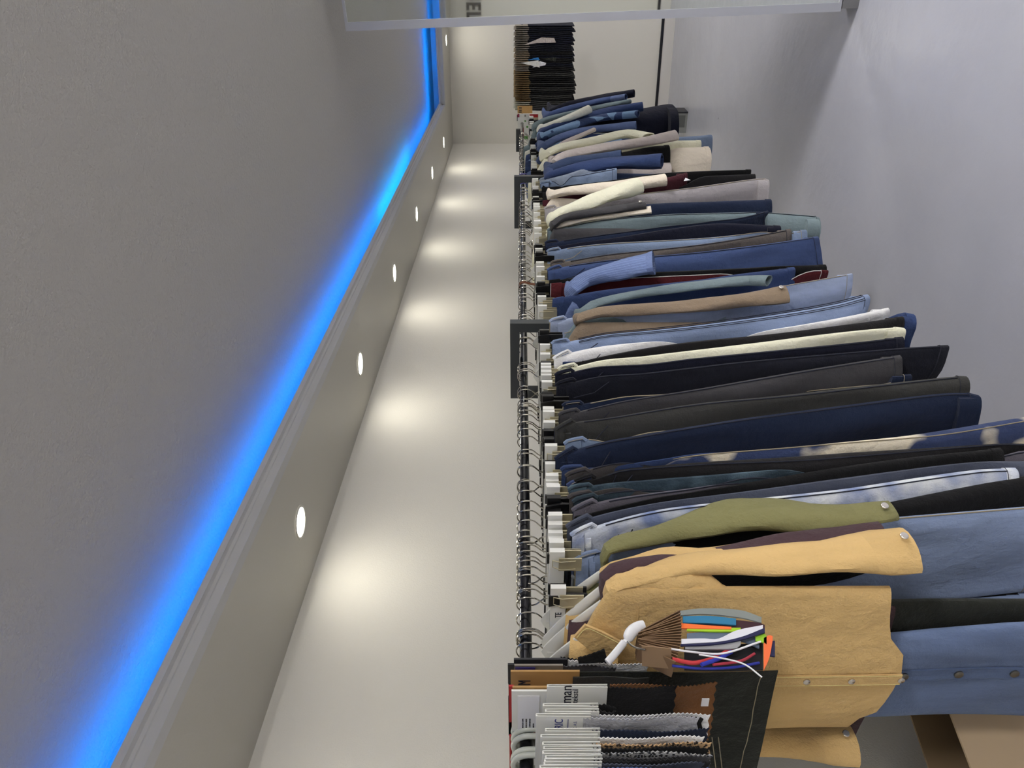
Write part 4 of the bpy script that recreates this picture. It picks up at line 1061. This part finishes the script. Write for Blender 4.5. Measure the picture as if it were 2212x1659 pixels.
ribbon([(1470, 1391, 1395), (1540, 1388, 1392), (1600, 1376, 1382), (1652, 1356, 1366)], (26, 28, 70), y=YT + .001)
ribbon([(1480, 1396, 1402), (1530, 1394, 1402), (1590, 1386, 1400), (1600, 1384, 1392)], (150, 150, 152), y=YT + .004)
ribbon([(1478, 1398, 1446), (1560, 1394, 1448), (1648, 1388, 1446)], (22, 22, 28), y=YT + .022)
ribbon([(1632, 1366, 1384), (1650, 1368, 1388), (1656, 1374, 1392)], (150, 200, 50), y=YT + .006)
ribbon([(1650, 1378, 1448), (1662, 1372, 1420), (1669, 1374, 1384)], (240, 112, 60), y=YT + .006)
ribbon([(1662, 1384, 1416), (1674, 1384, 1418)], (30, 34, 74), y=YT + .01)
strap([(1452, 1424), (1500, 1432), (1550, 1418), (1588, 1396)], 9, (196, 56, 60), 'cord', flat=1)
strap([(1515, 1436), (1550, 1424), (1580, 1408)], 9, (44, 56, 170), 'cord', flat=1)
strap([(1452, 1438), (1510, 1444), (1580, 1442), (1640, 1432)], 6, (40, 50, 150), 'cord', flat=1, y=YT + .006)
strap([(1540, 1436), (1600, 1428), (1630, 1412)], 6, (170, 50, 66), 'cord', flat=1, y=YT + .006)
strap([(1450, 1402), (1500, 1409), (1560, 1412), (1643, 1386)], 4.5, (236, 236, 240), 'cord', flat=1, y=YT - .006)
strap([(1510, 1414), (1570, 1424), (1610, 1436), (1646, 1463)], 3.5, (240, 240, 242), 'cord', flat=1, y=YT - .01)
t2 = thing('hanger', PY(1350, 1390, YT), 'tip of a white plastic hanger with a notch, carrying the kraft tags', 'hanger')
P = [PY(1312, 1431, YT + .02), PY(1332, 1408, YT + .012), PY(1348, 1388, YT + .006)]
g = MB(); g.tube(spline(P, 8), [.0075] * 8, 10, True, .7)
g.tube(spline([PY(1348, 1388, YT + .006), PY(1356, 1381, YT + .006)], 4), .0045, 8)
g.tube(spline([PY(1354, 1384, YT + .006), PY(1362, 1368, YT), PY(1376, 1356, YT), PY(1391, 1350, YT)], 12), [.006, .0095, .0105, .011, .011, .011, .0108, .0105, .010, .0095, .009, .008], 12, True, .7)
g.build('arm', plain('bright_white_plastic', (236, 236, 238), .3), t2)
g = MB(); g.tube(spline([PY(1356, 1386, YT - .004), PY(1364, 1394, YT - .008), PY(1376, 1400, YT - .01), PY(1395, 1403, YT - .016)], 10), .0016, 6); g.build('hook', chrome, t2)

# ------------------------------------------------------------------ swatch books hanging across the far end
SG = 'swatch books on the end wall rail'
XS = 7.35
kr = [plain('far_kraft', (138, 116, 80), .8), plain('far_grey_card', (150, 142, 130), .8), plain('far_tan_card', (166, 150, 128), .8)]
t = thing('clothes_rail', (XS + .1, 1.0, RZ), 'short rail across the end wall under the far swatch books', 'clothes rail')
g = MB(); g.tube([(XS + .1, .30, RZ), (XS + .1, 1.62, RZ)], .011, 10); g.build('rail', rail_m, t)
for y in (.31, 1.61):
    g = MB(); g.box((XS + .09, y - .012, RZ - .02), (XE - .01, y + .012, RZ + .005)); g.box((XE - .01, y - .03, RZ - .06), (XE, y + .03, RZ + .05)); g.build('wall_arm', post_m, t, False)
fabs = [navy2, ink, black2, char_g, black, char]
N = 46
for i in range(N):
    py = 56 + (238 - 56) * i / (N - 1)
    u = i / (N - 1.0)
    c = PX(1112 + 3 * sin(i * 2.1), py, XS); hmid = PX(1141 + 2 * sin(i * 1.3) + 5 * u, py, XS); bot = PX(1243 - R.uniform(0, 9) + (4 if R.random() < .3 else 0), py, XS)
    th = .0085
    if u < .28: hm_ = kr[1]; fm = R.choice([navy2, ink, navy2])
    elif u < .55: hm_ = kr[2 if R.random() < .6 else 1]; fm = R.choice([ink, black2, navy2])
    elif u < .9: hm_ = kr[0]; fm = R.choice([char_g, black, black2, char_g])
    else: hm_ = plain('far_pale_card', (188, 186, 172), .7); fm = R.choice([char_g, char])
    part_ = ('grey-headed', 'mixed pale-headed', 'kraft-headed', 'white-headed')[0 if u < .28 else 1 if u < .55 else 2 if u < .9 else 3]
    lab = {'grey-headed': 'grey-headed navy swatch book in the far row beside the mirror', 'mixed pale-headed': 'tan-headed dark swatch book in the middle of the far row', 'kraft-headed': 'kraft-headed charcoal swatch book in the far row', 'white-headed': 'white-headed swatch book at the left end of the far row'}[part_]
    t = thing('swatch_book', (XS, c.y, c.z), lab, 'fabric swatches', SG + ', ' + part_)
    g = MB(); g.prism([Vector((XS, c.y - th * .35, hmid.z)), Vector((XS, c.y - .001, c.z)), Vector((XS, c.y + .001, c.z)), Vector((XS, c.y + th * .35, hmid.z))], (.3, 0, 0)); g.build('header_card', hm_, t, False)
    g = MB(); rs = []
    wv = .012 * sin(u * 9) * 1.0
    for k in range(7):
        v = k / 6.0; z = hmid.z + .004 + (bot.z - hmid.z) * v; yy = c.y + wv * sin(pi * v)
        rs.append([Vector((XS + .004, yy - th * .5, z)), Vector((XS + .002, yy, z)), Vector((XS + .004, yy + th * .5, z)), Vector((XS + .28, yy + th * .5, z)), Vector((XS + .28, yy - th * .5, z))])
    g.loft(rs, True, True); g.build('fabric_piece', fm, t)
# single pieces that stick out of the far row
def flap(desc, pts, mat, xo=-.02, nm='fabric_sample'):
    P = [PX(px, py, XS + xo) for px, py in pts]
    g = MB(); g.prism(P, (.004, 0, 0)); c = sum(P, Vector()) / len(P)
    tag(g.build(nm, mat, None, False, loc=tuple(c)), desc, 'fabric sample')
flap('folded beige sample sticking out of the far swatch row', [(1132, 97), (1153, 88), (1169, 81), (1197, 82), (1201, 92), (1160, 93)], greige)
flap('white paper triangle poking out of the far swatch row', [(1125, 136), (1163, 130), (1166, 146)], paper, -.03)
flap('pale crumpled tag beside the white paper triangle', [(1150, 146), (1178, 141), (1180, 136), (1166, 132)], stick, -.024)
flap('bright blue sample tip in the far swatch row', [(1140, 130), (1152, 126), (1163, 124), (1166, 130), (1152, 129)], plain('bright_blue_cloth', (40, 120, 190), .8), -.026)
flap('olive green sample corner in the far swatch row', [(1170, 127), (1202, 124), (1200, 133)], oliveb, -.022)
# boards behind the far end of the rail
def board(desc, p0, p1, X, mat, extra=()):
    a, b_ = PX(p0[0], p0[1], X), PX(p1[0], p1[1], X)
    t = thing('swatch_board', (X, (a.y + b_.y) / 2, a.z), desc, 'swatch board')
    g = MB(); g.box((X, min(a.y, b_.y), min(a.z, b_.z)), (X + .012, max(a.y, b_.y), max(a.z, b_.z))); g.build('board', mat, t, False)
    for nm, q0, q1, mm in extra:
        c, d = PX(q0[0], q0[1], X), PX(q1[0], q1[1], X)
        g = MB(); g.box((X - .003, min(c.y, d.y), min(c.z, d.z)), (X + .0005, max(c.y, d.y), max(c.z, d.z))); g.build(nm, mm, t, False)
board('small kraft board with dark print at the far rail end', (1118, 229), (1150, 245), 6.9, kraft, [('printed_bar', (1121, 232), (1127, 234), inkm), ('printed_bar', (1121, 237), (1127, 239), inkm), ('printed_bar', (1121, 241), (1127, 243), inkm)])
board('white board with red panel and green marks behind the rail end', (1118, 246), (1162, 302), 6.25, paper, [('red_panel', (1144, 247), (1162, 275), redc), ('magenta_mark', (1118, 246), (1122, 253), plain('card_magenta', (150, 40, 80), .6)), ('printed_text', (1133, 248), (1136, 252), greyc), ('green_mark', (1133, 260), (1136, 263), greenc), ('green_mark', (1137, 272), (1141, 276), greenc), ('green_mark', (1119, 294), (1140, 301), greenc)])
board('thin black board edge behind the far end frame', (1116, 300), (1122, 325), 6.5, blackc)

# ------------------------------------------------------------------ floor things
P = PZ(1484, 265, 0)
t = thing('storage_bin', (P.x, P.y, 0), 'clear grey plastic bin with black edge on the far floor', 'storage bin')
bx = plain('bin_plastic', (140, 142, 140), .25)
y0, y1 = PZ(1484, 290, 0).y, PZ(1484, 239, 0).y
g = MB(); g.box((P.x, min(y0, y1) + .012, 0), (P.x + .2, max(y0, y1), .30)); g.build('body', bx, t, False)
g = MB(); g.box((P.x - .006, min(y0, y1), 0), (P.x + .2, min(y0, y1) + .012, .32)); g.build('edge_trim', black_trim, t, False)
g = MB(); g.box((P.x - .002, min(y0, y1) + .03, .02), (P.x + .0005, max(y0, y1) - .05, .2)); g.build('inner_panel', plain('bin_dark', (92, 94, 92), .4), t, False)
g = MB(); g.box((P.x - .004, min(y0, y1) + .05, .10), (P.x - .0015, min(y0, y1) + .10, .16)); g.build('label_plate', blackc, t, False)

# open carton on the floor against the wall, under the near swatches
A, B = PZ(2030, 1489, .55), PZ(2094, 1657, .55)
dv = (B - A).normalized(); nv = Vector((dv.y, -dv.x, 0))
if nv.y < 0: nv = -nv
cart = plain('carton_board', (178, 156, 126), .85, var=.08, bscale=30); cartd = plain('carton_shaded_inside', (118, 98, 72), .9)  # second board tone is darkened to hold the shade inside the carton
A0 = A - dv * .42; B0 = B + dv * .55
t = thing('carton', ((A0.x + B0.x) / 2, (A0.y + B0.y) / 2, 0), 'open brown carton on the floor against the left wall', 'box')
dep = .16
g = MB()
def wallb(g, p, q, th, h):
    d = (q - p).normalized(); n_ = Vector((-d.y, d.x, 0)) * th
    p = Vector((p.x, p.y, 0)); q = Vector((q.x, q.y, 0))
    g.prism([p, q, q + n_, p + n_], (0, 0, h))
wallb(g, A0, B0, .006, .55); g.build('front_wall', cart, t, False)
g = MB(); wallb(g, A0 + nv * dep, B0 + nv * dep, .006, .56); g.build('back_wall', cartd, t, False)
for k, p in enumerate((A0, B0)):
    g = MB(); wallb(g, p + nv * .006, p + nv * (dep - .001), .006, .55); g.build('side_wall', cart, t, False)
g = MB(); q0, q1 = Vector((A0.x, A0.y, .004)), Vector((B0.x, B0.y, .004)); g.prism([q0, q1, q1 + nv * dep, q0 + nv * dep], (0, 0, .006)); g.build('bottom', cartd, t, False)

# ------------------------------------------------------------------ render settings
cam = bpy.data.cameras.new('camera'); co = bpy.data.objects.new('camera', cam); C.objects.link(co)
cam.sensor_fit = 'HORIZONTAL'; cam.sensor_width = 36; cam.lens = 36 * F / 2212.0
cam.shift_x = -(HOR - 1106.0) / 2212.0
cam.clip_start = .02
fw_ = Vector((C_, S_, 0)); rt = Vector((S_, -C_, 0))
co.matrix_world = Matrix(((0, rt.x, -fw_.x, 0), (0, rt.y, -fw_.y, 0), (-1, 0, 0, EYE), (0, 0, 0, 1)))
sc = bpy.context.scene
sc.camera = co
w = bpy.data.worlds.new('world'); sc.world = w; w.use_nodes = True
w.node_tree.nodes['Background'].inputs[0].default_value = (.05, .05, .055, 1)
w.node_tree.nodes['Background'].inputs[1].default_value = .2
sc.view_settings.view_transform = 'Standard'; sc.view_settings.look = 'None'
sc.view_settings.exposure = 0.0; sc.view_settings.gamma = 1.0; sc.view_settings.use_curve_mapping = False
cy = sc.cycles
cy.use_denoising = True; cy.max_bounces = 7; cy.diffuse_bounces = 4; cy.glossy_bounces = 4; cy.transmission_bounces = 4
cy.sample_clamp_indirect = 6.0
